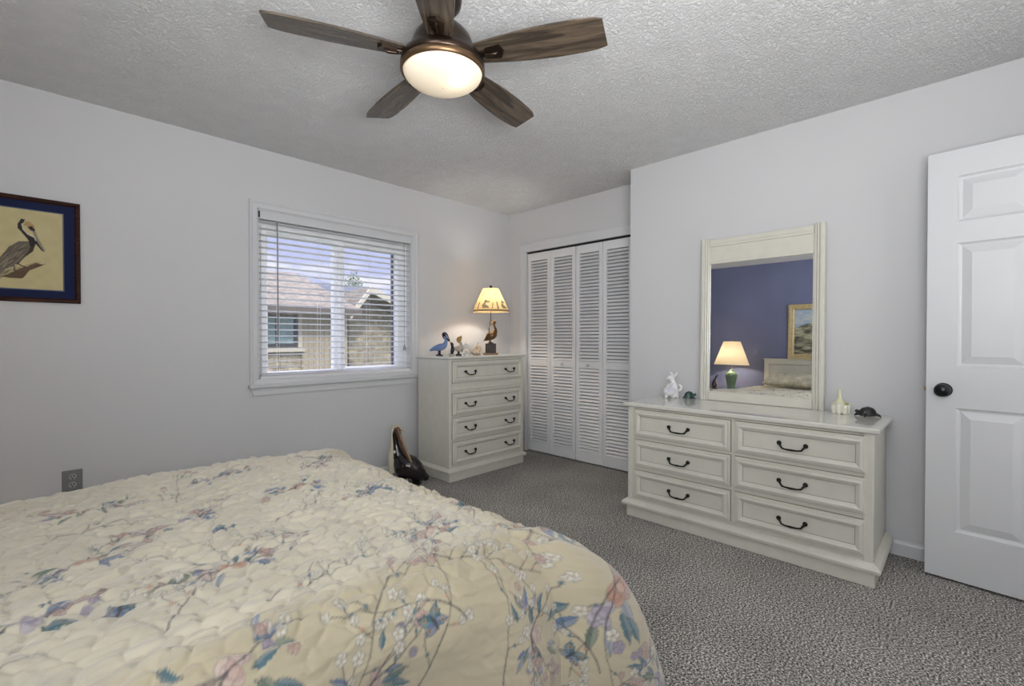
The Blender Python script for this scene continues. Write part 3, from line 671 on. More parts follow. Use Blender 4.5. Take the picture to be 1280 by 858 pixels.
# pillow leaning on the headboard
def pillow(name, label, loc, rot, w_, h_, t_, m, group=None):
    n = 40; mb = MB(); P = []
    for j in range(n+1):
        v = j/n*2-1; ring = []
        for i in range(n*2):
            if i < n: u = i/n*2-1; s_ = 1
            else: u = 1-(i-n)/n*2; s_ = -1
            pinch = 1-.06*(1-abs(u))*(abs(v)**6)
            th_ = t_/2*max(0, (1-abs(u)**3.0))**.55*max(0, (1-abs(v)**3.0))**.55
            ring.append((u*w_/2*(1-.04*(1-v*v)*0), v*h_/2*pinch, s_*th_+.004*math.sin(u*9+v*4)*(1-v*v)))
        P.append(ring)
    mb.rings(P, False, True)
    o = mb.build(name, m, None, loc, rot); tag(o, label, 'pillow', group); return o
pilm = mat('pillow_sham_floral', (.52, .49, .36), .8, noise=(14, .35, 4), sheen=.2)
pillow('pillow', 'plump cream floral pillow in front of the headboard', (-.80, 1.66, .758), (R(14), 0, PI/2), .66, .44, .15, pilm)

# nightstand
nst = thing('nightstand', 'cream nightstand between the bed and the window wall', 'nightstand', (-.90, 2.63, 0))
MB().box(-.24, .22, -.24, .28, .05, .545, .004).build('carcass', cream, nst)
MB().box(-.26, .24, -.26, .30, .545, .570, .006).build('nightstand_top', creamtop, nst)
MB().box(-.235, .215, -.235, .275, 0, .05).build('plinth', cream, nst)
for z0, z1 in ((.08, .29), (.31, .52)):
    dd = MB().rects(-.22, .26, z0, z1, 0, DPROF, back=.01).xf(Matrix.Translation((.221, 0, 0)) @ Matrix.Rotation(PI/2, 4, 'Z')).build('drawer', cream, nst)
    MB().xf(Matrix()).ball((.245, .02, (z0+z1)/2), .014).build('drawer_knob', iron, dd)

# green lamp
gl = thing('table_lamp', 'green ceramic lamp with a pleated cream shade on the nightstand', 'lamp', (-.85, 2.47, .570))
MB().lathe([(.055, 0), (.058, .01), (.050, .02), (.052, .05), (.068, .14), (.082, .20), (.083, .225), (.070, .25), (.040, .268), (.026, .28), (.030, .288), (.02, .295)], 36).build('vase_base', mat('green_celadon', (.13, .22, .15), .25, noise=(8, .12, 3), coat=.4), gl)
MB().tube([(0, 0, .29), (0, 0, .70)], .006, 8).build('stem', brass, gl)
shade_m = translucent('pleated_shade_cloth', (.95, .80, .55), .17)
P = []
for t in range(9):
    z = .365+.34*t/8; r0 = .235-(.235-.112)*t/8; P.append([((r0+.0025*math.cos(60*2*PI*j/240))*math.cos(2*PI*j/240), (r0+.0025*math.cos(60*2*PI*j/240))*math.sin(2*PI*j/240), z) for j in range(240)])
MB().rings(P, False, True).build('lamp_shade', shade_m, gl)
MB().lathe([(.003, .695), (.008, .705), (.009, .715), (.002, .725)], 14).build('finial', brass, gl)
MB().tube([(-.11, 0, .695), (.11, 0, .695)], .0015, 6).tube([(0, -.11, .695), (0, .11, .695)], .0015, 6).build('spider', brass, gl)
lamp('nightstand_bulb', 'POINT', (-.85, 2.50, 1.06), 8, (1, .90, .76), shadow_soft_size=.03)

# dark bird figurine on the nightstand
fg = thing('seated_figurine', 'dark brown carved figurine beside the green lamp', 'figurine', (-.82, 2.70, .5705))
MB().body([(0, 0, .042), (0, 0, .06), (0, .0, .10), (0, -.005, .135)], [.036, .038, .026, .012], 14).body([(0, -.005, .13), (0, -.02, .165), (.0, -.035, .19), (0, -.05, .205)], [.012, .010, .011, .004], 10).box(-.035, .035, -.04, .04, 0, .012, .004).build('body', mat('dark_rosewood', (.035, .012, .01), .3), fg)

# framed picture over the bed (face +x)
fp = thing('framed_landscape', 'gold framed landscape painting hung above the headboard on the blue wall', 'picture', (XB, 1.35, 1.04), PI/2)
MB().rects(-.50, .475, 0, .78, 0, [(0, .0), (0, .022), (.008, .030), (.035, .030), (.045, .020), (.060, .024), (.075, .012), (.080, .012)], fill=False).build('frame', mat('gilt_frame', (.62, .50, .27), .35, metal=.25, noise=(30, .12, 3)), fp)
art = Canvas(-.42, .395, .08, .70, .006, (.45, .58, .70)); AU, AV = art.grid()
nz = smooth_noise(AU+3, AV*2+3, .09, 51)+.5*smooth_noise(AU+3, AV*2+3, .035, 52)
sky_ = (AV > .46+.05*np.sin(AU*9))
art.img[~sky_] = (.16, .15, .10); w_ = np.clip(nz-.55, 0, .6)[..., None]
art.img = np.where(sky_[..., None], np.array((.40, .52, .66))*(1-w_)+np.array((.85, .80, .66))*w_, np.array((.10, .10, .075))*(1-w_*1.5)+np.array((.62, .58, .42))*w_*1.5).astype(np.float32)
grid_mesh('canvas', np.stack([AU, np.full_like(AU, -.010), AV], -1).reshape(-1, 3), art.nu, art.nv, art.img, attrm('painted_canvas', .6), fp)

# ------------------------------------------------------------------ pelican print
pp = thing('framed_pelican_print', 'dark framed print of a brown pelican on a branch with a navy mat', 'picture', (0, YL, 0))
FX0, FX1, FZ0, FZ1 = -.56, .158, 1.337, 1.876
MB().rects(FX0, FX1, FZ0, FZ1, 0, [(0, 0), (0, .020), (.003, .026), (.016, .026), (.020, .018), (.023, .014)], fill=False).build('frame', redwood, pp)
MB().rects(FX0+.022, FX1-.022, FZ0+.020, FZ1-.020, 0, [(0, .012), (.041, .012), (.042, .010)], fill=False).build('mat_board', mat('navy_mat_board', (.014, .020, .062), .9, spec=.2), pp)
MB().rects(FX0+.062, FX1-.062, FZ0+.060, FZ1-.060, 0, [(0, .0105), (.007, .0105)], fill=False).build('inner_mat', mat('slate_mat_edge', (.10, .115, .17), .8), pp)
cv2 = Canvas(FX0+.066, FX1-.066, FZ0+.064, FZ1-.064, .0022, (.52, .45, .24)); AU, AV = cv2.grid()
cv2.img *= (.93+.12*smooth_noise(AU+3, AV, .03, 61))[..., None]
PK = (.018, .014, .012)
cv2.poly([(-.227, 1.425), (-.136, 1.46), (-.108, 1.474), (-.074, 1.502), (-.04, 1.52), (-.012, 1.541), (.016, 1.533), (.006, 1.525), (-.035, 1.499), (-.055, 1.461), (-.065, 1.454), (-.136, 1.457), (-.30, 1.43), (-.40, 1.40), (-.38, 1.418)], (.10, .062, .035))
for i in range(60):
    t = i/60; x = -.22+.22*t; z = 1.437+.10*t+rnd.uniform(-.012, .012); cv2.line([(x, z), (x+.03, z+.012)], .0015, rnd.choice(((.05, .03, .02), (.2, .13, .07))), .7)
for L in ([(-.091, 1.53), (-.086, 1.493), (-.07, 1.487)], [(-.078, 1.53), (-.052, 1.515), (-.038, 1.512)]): cv2.line(L, .006, (.10, .06, .03))
body_ = [(-.036, 1.649), (-.031, 1.621), (-.042, 1.584), (-.064, 1.545), (-.084, 1.525), (-.117, 1.497), (-.136, 1.467), (-.178, 1.422), (-.205, 1.427), (-.173, 1.498), (-.135, 1.557), (-.107, 1.61), (-.073, 1.643)]
cv2.poly(body_, (.13, .105, .075))
for i in range(170):
    t = rnd.random(); x = -.045-.13*t+rnd.uniform(-.02, .03); z = 1.635-.18*t+rnd.uniform(-.035, .02); L = .026
    # feather strokes only inside the wing
    if -.19 < x < -.04 and (1.62-(x+.04)*-1.35-.075) < z < 1.655+(x+.04)*1.0+.02: cv2.line([(x, z), (x-L*.6, z-L*.8)], .0018, rnd.choice(((.04, .032, .025), (.27, .23, .17), (.33, .28, .2))), .8)
cv2.poly([(-.014, 1.627), (-.022, 1.597), (-.049, 1.568), (-.074, 1.526), (-.084, 1.525), (-.064, 1.545), (-.042, 1.584), (-.031, 1.621)], (.04, .03, .022))
cv2.poly([(-.075, 1.731), (-.062, 1.761), (-.048, 1.757), (-.058, 1.734), (-.055, 1.71), (-.041, 1.683), (-.016, 1.669), (-.008, 1.653), (-.014, 1.627), (-.031, 1.621), (-.036, 1.649), (-.044, 1.665), (-.063, 1.694), (-.075, 1.71)], PK)
cv2.poly([(-.026, 1.711), (-.013, 1.706), (-.001, 1.668), (.024, 1.607), (.019, 1.6), (-.004, 1.639), (-.019, 1.687)], (.26, .22, .17))
cv2.poly([(-.01, 1.668), (-.004, 1.645), (.02, 1.600), (.011, 1.606), (-.012, 1.640)], PK)
cv2.poly([(-.048, 1.75), (-.031, 1.749), (-.016, 1.734), (-.013, 1.709), (-.026, 1.711), (-.043, 1.726), (-.055, 1.727)], (.40, .27, .12))
cv2.poly([(-.040, 1.722), (-.024, 1.728), (-.014, 1.712), (-.013, 1.703), (-.03, 1.706)], PK)
cv2.line([(-.060, 1.734), (-.055, 1.706), (-.038, 1.684), (-.016, 1.673), (-.010, 1.656)], .004, (.55, .52, .45))
grid_mesh('print', np.stack([AU, np.full_like(AU, -.0095), AV], -1).reshape(-1, 3), cv2.nu, cv2.nv, cv2.img, attrm('print_paper', .7), pp)

# ------------------------------------------------------------------ figures on the chest
VA = R(-45.5)
CT = 1.004
# pelican lamp
pl = thing('pelican_lamp', 'lit pelican lamp with a printed parchment shade on the tall chest', 'lamp', (2.895, 3.115, CT), VA)
MB().box(-.068, .068, -.045, .045, 0, .012, .004).build('base', woodm('lamp_base_wood', (.10, .055, .03), (.2, .12, .07), 9, .4), pl)
blk = MB(); blk.box(-.048, .048, -.038, .038, .012, .098, .006)
for i in range(26):
    a = rnd.random()*6.28; blk.box(-.050+.094*rnd.random(), -.044+.094*rnd.random()+.006, -.040, .040, .02+.06*rnd.random(), .03+.06*rnd.random(), .002) if False else None
blk.build('piling_block', mat('dark_bark', (.018, .008, .007), .5, noise=(60, .5, 4), bump=(70, .9, .006)), pl)
pelm = mat('bronzed_pelican', (.10, .055, .02), .28, metal=.5, noise=(35, .45, 3))
m = MB()
m.body([(-.045, 0, .135), (-.015, 0, .158), (.022, 0, .178), (.040, 0, .205)], [.014, .034, .036, .020], 16, flat=(1, .8))      # body
m.body([(-.020, 0, .15), (-.045, 0, .135), (-.064, 0, .122)], [.022, .014, .006], 10, flat=(.6, 1))                             # tail
m.body([(.036, 0, .195), (.044, 0, .225), (.036, 0, .250), (.030, 0, .272), (.036, 0, .290), (.030, 0, .302)], [.020, .013, .009, .009, .012, .011], 12)  # neck, head
for sy in (-.012, .012): m.tube([(-.002, sy, .135), (0, sy, .10)], .005, 8)
m.ball((0, 0, .103), .024, 12, (1.1, 1, .35))
bd = m.build('pelican_body', pelm, pl)
MB().body([(.030, 0, .300), (.010, 0, .280), (-.010, 0, .252), (-.024, 0, .222)], [.009, .008, .006, .002], 10, flat=(1, .8)).build('bill', mat('tan_bill', (.30, .20, .09), .4), bd)
MB().tube([(-.012, .01, .10), (-.016, .012, .19), (-.012, .01, .26), (0, .0, .31), (.0, 0, .60)], .0035, 8).build('stem', bronze, pl)
sh = Canvas(0, 1, 0, 1, .006, (.86, .62, .30)); AU, AV = sh.grid()
sh.img *= (.93+.14*smooth_noise(AU*8, AV*8, .3, 71))[..., None]
GB = (.07, .08, .09)
def palm(x, s):
    sh.line([(x, .10), (x+.005, .10+s*.6)], .010, GB, .9)
    for a in (-.2, .4, 1.0, 1.7, 2.4, 3.0, 3.5): sh.line([(x, .10+s*.6), (x+.035*math.cos(a), .10+s*.6+s*.25*math.sin(a)), (x+.06*math.cos(a), .10+s*.6+s*.15*math.sin(a)-.03)], .008, GB, .85)
for k in range(5):
    x = .1+.2*k
    sh.poly([(x-.045, .13), (x-.03, .22), (x-.005, .28), (x+.0, .40), (x-.02, .44), (x+.01, .50), (x+.018, .36), (x+.035, .25), (x+.02, .13)], GB, .8)
    sh.disc(x-.02, .40, .03, GB, .7, .05)
    sh.line([(x+.075, .10), (x+.077, .40)], .014, GB, .9); sh.line([(x+.13, .12), (x+.12, .36)], .010, GB, .8)
    for dx, zz in ((.03, .78), (.08, .70)): sh.line([(x+dx-.03, zz+.03), (x+dx, zz), (x+dx+.035, zz+.02)], .010, GB, .85); sh.line([(x+dx-.01, zz), (x+dx+.02, zz-.02)], .012, GB, .85)
sh.img[:int(.09/.006)] = (.25, .19, .11); sh.img[-2:] = (.30, .22, .12)
th = -2*PI*AU; rr = .168-(.168-.072)*AV**1.06
grid_mesh('lamp_shade', np.stack([rr*np.cos(th), rr*np.sin(th), .385+.215*AV], -1).reshape(-1, 3), sh.nu, sh.nv, sh.img, translucent('printed_parchment', (1, 1, 1), .12, attr='pattern'), pl)
MB().lathe([(.003, .598), (.012, .606), (.015, .616), (.010, .626), (.002, .630)], 16).build('finial', iron, pl)
MB().tube([(-.071, 0, .598), (.071, 0, .598)], .0015, 6).tube([(0, -.071, .598), (0, .071, .598)], .0015, 6).build('spider', brass, pl)
MB().lathe([(.016, .40), (.018, .43), (.012, .46)], 14).build('bulb_socket', brass, pl)
lamp('pelican_lamp_bulb', 'POINT', (2.90, 3.11, CT+.50), 8, (1, .93, .84), shadow_soft_size=.028)

fgb = thing('glass_pelican', 'blue glass pelican with a navy head, leftmost on the chest', 'figurine', (2.35, 3.145, CT), VA)
m = MB().body([(-.085, 0, .045), (-.05, 0, .060), (-.005, 0, .070), (.030, 0, .085), (.045, 0, .125), (.036, 0, .155)], [.008, .020, .030, .024, .013, .012], 16)
b = m.build('body', blueglass, fgb)
MB().body([(.030, 0, .150), (.026, 0, .178), (.040, 0, .178), (.054, 0, .155), (.068, 0, .130), (.074, 0, .120)], [.011, .016, .017, .014, .010, .004], 12, flat=(1, .7)).build('head', navyglass, fgb)
MB().lathe([(.030, 0), (.030, .008), (.012, .012), (.012, .045)], 18, (-.01, 0)).build('foot', navyglass, fgb)

pg = thing('glass_penguin', 'small black and white glass penguin beside the blue pelican', 'figurine', (2.452, 3.125, CT), VA)
MB().body([(0, 0, .018), (.004, 0, .045), (.004, 0, .075)], [.014, .019, .013], 14).body([(.004, 0, .075), (.002, 0, .095), (-.006, 0, .105)], [.012, .013, .008], 12).build('back', navyglass, pg)
MB().body([(-.010, 0, .022), (-.012, 0, .048), (-.007, 0, .078)], [.010, .015, .009], 12).body([(-.008, 0, .104), (-.022, 0, .100)], [.005, .001], 8).build('belly', mat('milk_glass', (.75, .75, .74), .1), pg)
MB().lathe([(.026, 0), (.026, .006), (.018, .012)], 18).build('foot', smokeglass, pg)

ap = thing('glass_pelican', 'smoky glass pelican with an amber head, third figurine from the left on the chest', 'figurine', (2.515, 3.12, CT), VA)
MB().body([(-.035, 0, .065), (-.010, 0, .055), (.015, 0, .060), (.028, 0, .085), (.022, 0, .110)], [.007, .022, .026, .014, .009], 14).build('body', smokeglass, ap)
MB().body([(.020, 0, .105), (.006, 0, .128), (.012, 0, .140), (.024, 0, .155), (.026, 0, .168)], [.008, .019, .021, .012, .002], 12, flat=(1, .7)).build('head', amberglass, ap)
MB().lathe([(.026, 0), (.026, .008), (.010, .014), (.010, .04)], 18, (.005, 0)).build('foot', navyglass, ap)

dp = thing('glass_dolphin', 'small clear glass dolphin arching between the amber pelican and the shell', 'figurine', (2.595, 3.10, CT), VA)
MB().body([(-.040, 0, .030), (-.030, 0, .058), (-.008, 0, .078), (.014, 0, .072), (.030, 0, .045), (.034, 0, .018)], [.005, .012, .017, .015, .009, .004], 14).body([(-.006, 0, .090), (-.014, 0, .112)], [.006, .001], 8).body([(.034, -.016, .012), (.034, 0, .018), (.034, .016, .012)], [.003, .006, .003], 8).build('body', glassm('pale_art_glass', (.62, .68, .70), .03, .6), dp)
MB().body([(-.044, 0, .028), (-.036, -.002, .050), (-.024, -.004, .066)], [.004, .008, .003], 8).build('dark_streak', navyglass, dp)
MB().lathe([(.028, 0), (.026, .008), (.012, .014), (.010, .03)], 18).build('foot', clearglass, dp)

sl = thing('nautilus_shell', 'beige spotted round shell left of the pelican lamp', 'shell', (2.715, 3.09, CT+.001), VA)
pts, rad = [], []
for i in range(34):
    t = i/33; a = -.6+t*2*PI*1.35; r_ = .052*math.exp(-.20*a)*.9+.002; pts.append((-.006+r_*.75*math.cos(a+3.6), .012*(t-.5), .056+r_*.75*math.sin(a+3.6))); rad.append(max(.003, .036*math.exp(-.23*a)))
m = MB().tube(pts[::-1], rad[::-1], 16, flat=(1, 1.0)); m.body([(.0, 0, .088), (.004, 0, .110)], [.008, .003], 8).build('spiral', shellm, sl)
MB().lathe([(.022, 0), (.024, .006), (.018, .016)], 16).build('stand', mat('shell_base', (.35, .24, .15), .5), sl)

# carved pelican on the floor
st = thing('pelican_statue', 'black and cream carved pelican with long brown bill on the floor beside the chest', 'statue', (2.03, 3.16, 0), VA)
lac = mat('black_lacquer', (.012, .009, .009), .18, coat=.4)
crm = mat('ivory_lacquer', (.62, .57, .44), .25, coat=.3)
m = MB().body([(.145, 0, .050), (.07, 0, .090), (-.010, 0, .145), (-.065, 0, .230)], [.030, .085, .100, .048], 20, flat=(1, .9))
m.body([(-.065, 0, .215), (-.088, 0, .31), (-.094, 0, .385), (-.075, 0, .425)], [.050, .030, .026, .028], 16).lathe([(.12, 0), (.12, .012), (.09, .02), (.08, .06)], 28, (-.005, 0))
m.build('body', lac, st)
MB().body([(-.112, -.004, .10), (-.112, -.004, .20), (-.106, -.004, .30), (-.110, -.004, .38), (-.108, 0, .435)], [.030, .036, .024, .018, .012], 14, flat=(1, 1)).build('nape', crm, st)
MB().body([(-.110, -.0, .438), (-.085, -.003, .452), (-.052, -.006, .440), (-.034, -.006, .420)], [.014, .018, .014, .006], 14).build('crown', mat('ivory_crown', (.50, .44, .30), .3), st)
MB().body([(-.070, -.012, .428), (-.038, -.030, .350), (.000, -.050, .260), (.045, -.060, .165)], [.026, .022, .017, .007], 14, flat=(1, .8)).build('bill', woodm('bill_brown', (.06, .025, .015), (.20, .10, .055), 8, .3, 2), st)
MB().body([(-.042, -.026, .415), (-.008, -.045, .320), (.038, -.062, .215), (.058, -.062, .165)], [.006, .007, .006, .003], 10).build('bill_edge', mat('tan_bill_edge', (.36, .26, .15), .35), st)
MB().ball((-.078, -.078, .268), .010, 12, (1, .5, 1.2)).build('mark', crm, st)

# ------------------------------------------------------------------ figures on the dresser
DT = .7375
wf = thing('ceramic_figurine', 'white glazed ceramic animal figurine at the closet end of the dresser', 'figurine', (3.06, 1.455, DT), VA)
wc = mat('white_glaze', (.74, .74, .75), .12, coat=.5)
m = MB()
m.ball((-.018, -.01, .050), .044, 20, (1, .9, .85)); m.body([(.010, 0, .03), (.012, 0, .075), (.004, 0, .110), (-.008, 0, .130)], [.034, .030, .020, .016], 16)
m.body([(.002, 0, .128), (-.014, 0, .142), (-.032, 0, .132)], [.018, .018, .009], 14)
for p0, p1 in (((.004, 0, .148), (-.010, .008, .182)), ((.014, 0, .146), (.040, 0, .176))): m.body([p0, tuple((a+b)/2 for a, b in zip(p0, p1)), p1], [.008, .009, .002], 10, flat=(1, .6))
m.body([(.036, 0, .050), (.058, 0, .055), (.064, 0, .078), (.050, 0, .090)], [.008, .011, .012, .007], 12)
for x, y in ((-.045, -.015), (.034, -.012), (-.02, .03), (.036, .02)): m.body([(x*.8, y, .04), (x, y, .008)], [.012, .010], 10)
for x, z in ((-.040, .085), (-.022, .095)): m.body([(-.002, -.018, .098), (x, -.028, z)], [.009, .008], 10)
wb = m.build('body', wc, wf)
MB().ball((-.028, -.0, .132), .004, 8).build('grey_eye', mat('grey_glaze', (.30, .30, .33), .2), wb)
MB().ball((-.020, -.034, .055), .026, 16, (1.1, .6, .9)).build('lilac_petal', mat('lilac_glaze', (.62, .60, .72), .15), wb)

def turtle(name, label, loc, rz, s, shell_m, skin_m, head=-1, zs=1.25):
    t = thing(name, label, 'turtle figurine', loc, rz); t.scale = (1, 1, zs)
    P = []
    for i in range(9):
        a = PI/2*i/8; r_ = math.cos(a)**.8; P.append([(s*.50*r_*math.cos(2*PI*j/28)*(1+.03*math.cos(12*PI*j/28)), s*.36*r_*math.sin(2*PI*j/28), s*(.09+.37*math.sin(a))) for j in range(28)])
    P[-1] = [(s*.02*math.cos(2*PI*j/28), s*.02*math.sin(2*PI*j/28), s*.48) for j in range(28)]
    P = [[(s*.46*math.cos(2*PI*j/28), s*.33*math.sin(2*PI*j/28), s*.05) for j in range(28)]]+P
    MB().rings(P, True, True).build('shell', shell_m, t)
    m = MB().body([(head*s*.38, 0, s*.18), (head*s*.52, 0, s*.24), (head*s*.66, 0, s*.27)], [s*.08, s*.08, s*.085], 12)
    m.build('head', skin_m, t)
    for x, y in ((-.34, -.26), (-.34, .26), (.36, -.24), (.36, .24)):
        MB().body([(s*x*.8, s*y*.8, s*.15), (s*x*1.25, s*y*1.3, s*.08), (s*x*1.45, s*y*1.5, s*.03)], [s*.08, s*.06, s*.03], 10).build('leg', skin_m, t)
    MB().body([(-head*s*.42, 0, s*.14), (-head*s*.60, 0, s*.06)], [s*.05, s*.015], 8).build('tail', skin_m, t)
dkt = mat('black_stone_shell', (.022, .022, .022), .35, bump=(55, .8, .004, 'voronoi')); dks = mat('black_stone_skin', (.014, .014, .016), .3)
turtle('turtle_figurine', 'black stone turtle at the door end of the dresser', (3.05, .372, DT), VA, .088, dkt, dks)
turtle('turtle_figurine', 'tiny dark green turtle between the white figurine and the mirror', (3.085, 1.345, DT), VA, .066, mat('dark_green_shell', (.012, .05, .04), .2, bump=(90, .6, .003, 'voronoi')), mat('dark_green_skin', (.03, .06, .055), .3), head=1, zs=1.7)

vs3 = thing('ceramic_bud_vase', 'pale yellow ceramic bud vase with a thin neck set in a cluster of white cups', 'vase', (3.075, .492, DT), VA)
MB().lathe([(.024, .004), (.030, .02), (.030, .045), (.020, .068), (.010, .085), (.0075, .10), (.0075, .128), (.0085, .133), (.006, .133)], 24, (-.006, 0)).build('neck', mat('pale_yellow_glaze', (.70, .70, .46), .15, noise=(20, .08, 3), coat=.4), vs3)
for i in range(7):
    a = i*2*PI/7+.3; MB().lathe([(.010, 0), (.014, .012), (.015, .040), (.012, .062-.012*(i % 2)), (.008, .060-.012*(i % 2))], 14, (.034*math.cos(a), .026*math.sin(a))).build('cup', mat('off_white_glaze', (.72, .72, .62), .15, coat=.4), vs3)
MB().ball((.018, -.022, .055), .009, 10).ball((.002, -.03, .040), .007, 10).build('green_leaves', mat('green_glaze', (.30, .36, .14), .2), vs3)

# ------------------------------------------------------------------ unseen hall shell, added to keep the sun out of the doorway
w = MB().box(1.2, 3.4, -1.9, -1.8, 0, H).box(1.1, 1.2, -1.9, YB-.1, 0, H).box(3.4, 3.5, -1.9, YB-.1, 0, H)
struct(w.build('wall_hall_sunblock', wallm), 'unseen white hall walls added beyond the open doorway to block the sun', 'wall')
struct(MB().box(1.1, 3.5, -1.9, YB-.1, H, H+.12).build('ceiling_hall_sunblock', wallm), 'unseen hall ceiling added to block the sun', 'ceiling')
struct(MB().box(1.1, 3.5, -1.9, YB-.1, -.12, 0).build('floor_hall', carpet), 'hall carpet', 'floor')

# ------------------------------------------------------------------ outside: neighbouring houses
G = -2.9
def brickm(name, c1, c2, mort, scale, bw=.5, rh=.25, rough=.9):
    m = mat(name, c1, rough); nt = m.node_tree; b = nt.nodes['Principled BSDF']; tc = N(nt, 'ShaderNodeTexCoord'); mp = N(nt, 'ShaderNodeMapping'); mp.inputs['Rotation'].default_value = (PI/2, 0, 0)
    br = N(nt, 'ShaderNodeTexBrick'); br.inputs['Color1'].default_value = (*c1, 1); br.inputs['Color2'].default_value = (*c2, 1); br.inputs['Mortar'].default_value = (*mort, 1)
    br.inputs['Scale'].default_value = scale; br.inputs['Brick Width'].default_value = bw; br.inputs['Row Height'].default_value = rh; br.inputs['Mortar Size'].default_value = .018; br.inputs['Bias'].default_value = 0
    ns_ = N(nt, 'ShaderNodeTexNoise', Scale=9.0, Detail=5.0); mm = N(nt, 'ShaderNodeMix', data_type='RGBA', blend_type='MULTIPLY'); mm.inputs[0].default_value = .8
    rr_ = N(nt, 'ShaderNodeMapRange'); rr_.inputs['From Min'].default_value = .3; rr_.inputs['From Max'].default_value = .7; rr_.inputs['To Min'].default_value = .45; rr_.inputs['To Max'].default_value = 1.35
    dn = N(nt, 'ShaderNodeTexNoise', Scale=3.0); va = N(nt, 'ShaderNodeMix', data_type='RGBA', blend_type='ADD'); va.inputs[0].default_value = .10
    nt.links.new(tc.outputs['Object'], mp.inputs[0]); nt.links.new(tc.outputs['Object'], dn.inputs['Vector']); nt.links.new(mp.outputs[0], va.inputs[6]); nt.links.new(dn.outputs['Color'], va.inputs[7])
    nt.links.new(va.outputs[2], br.inputs['Vector']); nt.links.new(tc.outputs['Object'], ns_.inputs['Vector']); nt.links.new(ns_.outputs[0], rr_.inputs[0])
    nt.links.new(br.outputs['Color'], mm.inputs[6]); nt.links.new(rr_.outputs[0], mm.inputs[7]); nt.links.new(mm.outputs[2], b.inputs['Base Color'])
    return m
stone = brickm('cream_field_stone', (.46, .39, .25), (.32, .28, .19), (.20, .18, .13), 2.2, .55, .2)
siding = mat('tan_vertical_siding', (.34, .29, .19), .8, noise=(30, .08, 3))
shingle = brickm('tan_asphalt_shingle', (.25, .20, .145), (.20, .165, .12), (.14, .115, .09), 2.0, .5, .22)
fascia = mat('brown_fascia', (.10, .08, .06), .7); creamtrim = mat('cream_house_trim', (.48, .43, .32), .7)
struct(MB().box(-30, 40, 3.62, 70, G-.2, G).build('ground', mat('grass_lawn', (.10, .14, .05), 1.0, noise=(3, .3, 4))), 'green lawn between the houses', 'lawn')
ha = thing('neighbour_house', 'tan stone and siding house with a long shingle roof seen through the left pane', 'house', (2.9, 9.0, G))
def rl(z): return z-G
MB().box(-4.0, 1.45, 0, 5, 0, rl(1.70)).build('stone_wall', stone, ha)
m = MB().box(.56, 1.455, -.06, 0, rl(-.3), rl(1.62))
for i in range(9): m.box(.58+i*.10, .60+i*.10, -.075, -.06, rl(-.3), rl(1.6))
m.build('siding_panel', siding, ha)
rf = MB().add([(-4.3, -.5, rl(1.62)), (1.5, -.5, rl(1.62)), (1.5, 2.6, rl(2.62)), (-4.3, 2.6, rl(2.62)), (-4.3, -.5, rl(1.72)), (1.5, -.5, rl(1.72)), (1.5, 2.6, rl(2.72)), (-4.3, 2.6, rl(2.72)), (-4.3, 5.6, rl(1.72)), (1.62, 5.6, rl(1.72)), (1.62, 5.6, rl(1.62)), (-4.3, 5.6, rl(1.62))],
              [(0, 1, 2, 3), (4, 7, 6, 5), (0, 4, 5, 1), (1, 5, 6, 2), (7, 8, 9, 6), (3, 2, 10, 11), (2, 6, 9, 10), (8, 11, 10, 9), (0, 3, 7, 4), (3, 11, 8, 7)])
rf.build('roof', shingle, ha)
MB().box(-4.3, 1.52, -.56, -.48, rl(1.58), rl(1.73)).build('gutter', fascia, ha)
hw_ = MB().rects(-.22, .47, rl(1.00), rl(1.56), -.0, [(0, 0), (0, .05), (.045, .05), (.05, .02)], fill=False); wn = hw_.build('window', mat('dark_window_frame', (.035, .035, .04), .5), ha)
MB().box(.10, .14, -.045, -.01, rl(1.03), rl(1.53)).build('mullion', MAT['dark_window_frame'], wn)
MB().box(-.18, .44, -.022, -.012, rl(1.03), rl(1.53)).build('pane', mat('green_grey_pane', (.20, .29, .27), .15, noise=(5, .25, 2)), wn)
MB().box(-.30, .60, -.12, 0, rl(.90), rl(.97)).build('window_sill', creamtrim, ha)
MB().box(.49, .56, -.07, 0, rl(.97), rl(1.6)).build('window_trim', creamtrim, ha)

hbh = thing('gabled_house', 'stone gable end with tan rake boards seen through the right pane', 'house', (5.3, 10.2, G))
PKx, PKz = -.16, 2.22
MB().prism([(-.30, 0), (PKx+1.9, 0), (PKx+1.9, rl(PKz-.90)), (PKx, rl(PKz-.04)), (-.30, rl(2.0))], 0, 4.5).build('stone_wall', stone, hbh)
def roofslope(x0, z0, x1, z1, y0, y1, th_): return MB().add([(x0, y0, z0), (x1, y0, z1), (x1, y1, z1), (x0, y1, z0), (x0, y0, z0-th_), (x1, y0, z1-th_), (x1, y1, z1-th_), (x0, y1, z0-th_)], [(0, 1, 2, 3), (4, 7, 6, 5), (0, 4, 5, 1), (1, 5, 6, 2), (2, 6, 7, 3), (3, 7, 4, 0)])
roofslope(-.62, rl(1.70), PKx, rl(PKz+.06), -.75, 4.9, .10).build('roof_slope', shingle, hbh)
roofslope(PKx, rl(PKz+.06), PKx+2.1, rl(PKz-.84), -.75, 4.9, .10).build('roof_slope', shingle, hbh)
roofslope(-.64, rl(1.68), PKx, rl(PKz+.08), -.80, -.75, .14).build('rake_board', creamtrim, hbh)
roofslope(PKx, rl(PKz+.08), PKx+2.1, rl(PKz-.84), -.80, -.75, .14).build('rake_board', creamtrim, hbh)

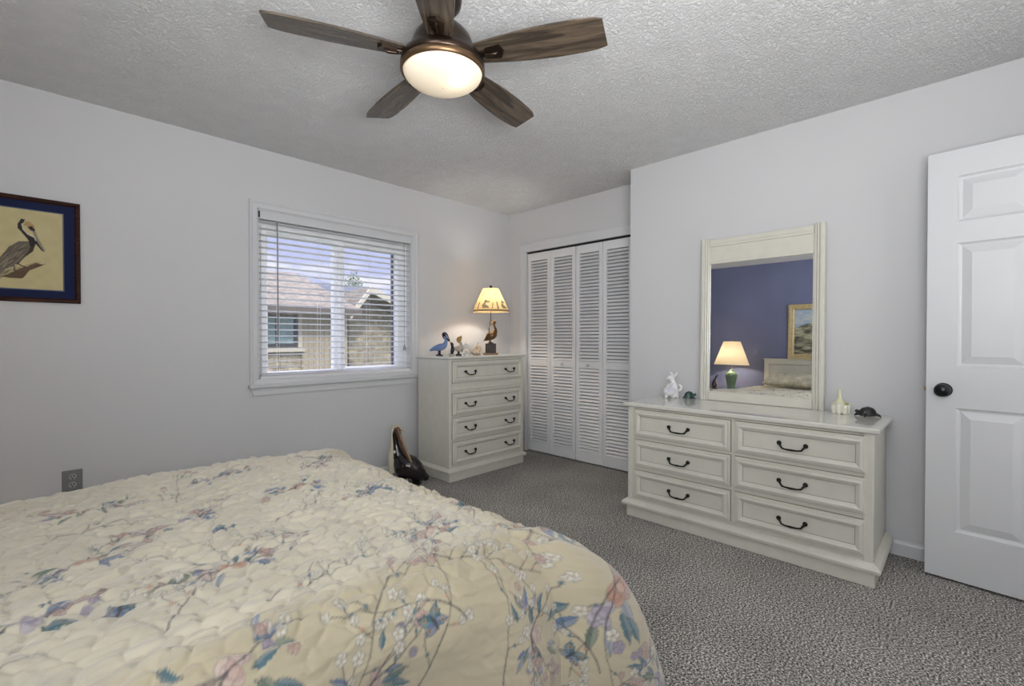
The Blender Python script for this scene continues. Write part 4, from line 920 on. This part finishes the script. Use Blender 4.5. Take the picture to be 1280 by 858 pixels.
hc = thing('distant_house', 'white distant house with a grey roof behind the stone gable', 'house', (8.1, 17.0, G))
MB().box(.10, 1.1, 0, 4, 0, rl(2.86)).build('wall', mat('white_siding', (.6, .62, .66), .7), hc)
MB().prism([(-1.3, rl(2.84)), (1.3, rl(2.84)), (1.1, rl(3.16)), (-1.0, rl(3.16))], -.3, 4.3).build('roof', mat('blue_grey_roof', (.22, .24, .32), .8), hc)
MB().box(.32, .58, -.03, 0, rl(2.40), rl(2.72)).build('window', mat('dark_pane', (.12, .15, .16), .3), hc)

# trees and shrub: branching trunk with leaf clusters
def tree(name, label, loc, h_, r_, col, seed, cat='tree'):
    rr_ = random.Random(seed); t = thing(name, label, cat, loc)
    m = MB().tube([(0, 0, 0), (.05*r_, 0, h_*.4), (0, .1*r_, h_*.85)], [.05*h_, .03*h_, .01*h_], 8)
    for k in range(6):
        a = rr_.random()*6.28; m.tube([(0, 0, h_*(.35+.08*k)), (r_*.35*math.cos(a), r_*.35*math.sin(a), h_*(.5+.07*k)), (r_*.7*math.cos(a), r_*.7*math.sin(a), h_*(.6+.06*k))], [.02*h_, .012*h_, .005*h_], 6)
    m.build('trunk', mat('tree_bark', (.08, .06, .045), .9), t)
    v, f = [], []
    for k in range(2600):
        a = rr_.random()*6.28; u = rr_.uniform(-1, 1); q_ = rr_.random()**.4; s_ = math.sqrt(1-u*u)
        c = Vector((r_*q_*s_*math.cos(a)*(1+.2*math.sin(5*a)), r_*q_*s_*math.sin(a), h_*.70+h_*.33*q_*u)); L = .05*r_+.05
        d1 = Vector((rr_.uniform(-1, 1), rr_.uniform(-1, 1), rr_.uniform(-1, 1))).normalized()*L; d2 = d1.orthogonal().normalized()*L*.5
        i = len(v); v += [tuple(c-d1), tuple(c+d2), tuple(c+d1), tuple(c-d2)]; f.append((i, i+1, i+2, i+3))
    b = MB(); b.v = v; b.f = f; b.sm = [False]*len(f); b.build('foliage', mat(name+'_leaves', col, .8, noise=(4, .3, 2)), t)
tree('tree', 'small green tree rising behind the long shingle roof', (6.6, 24.0, G), 7.2, 1.2, (.07, .11, .04), 3)
tree('tree', 'green tree top just above the roofs in the right pane', (10.3, 20.5, G), 7.0, .6, (.10, .13, .05), 5)
tree('shrub', 'green shrub against the stone wall under the neighbour window', (2.95, 8.2, G), 3.15, .5, (.12, .17, .06), 9, 'shrub')
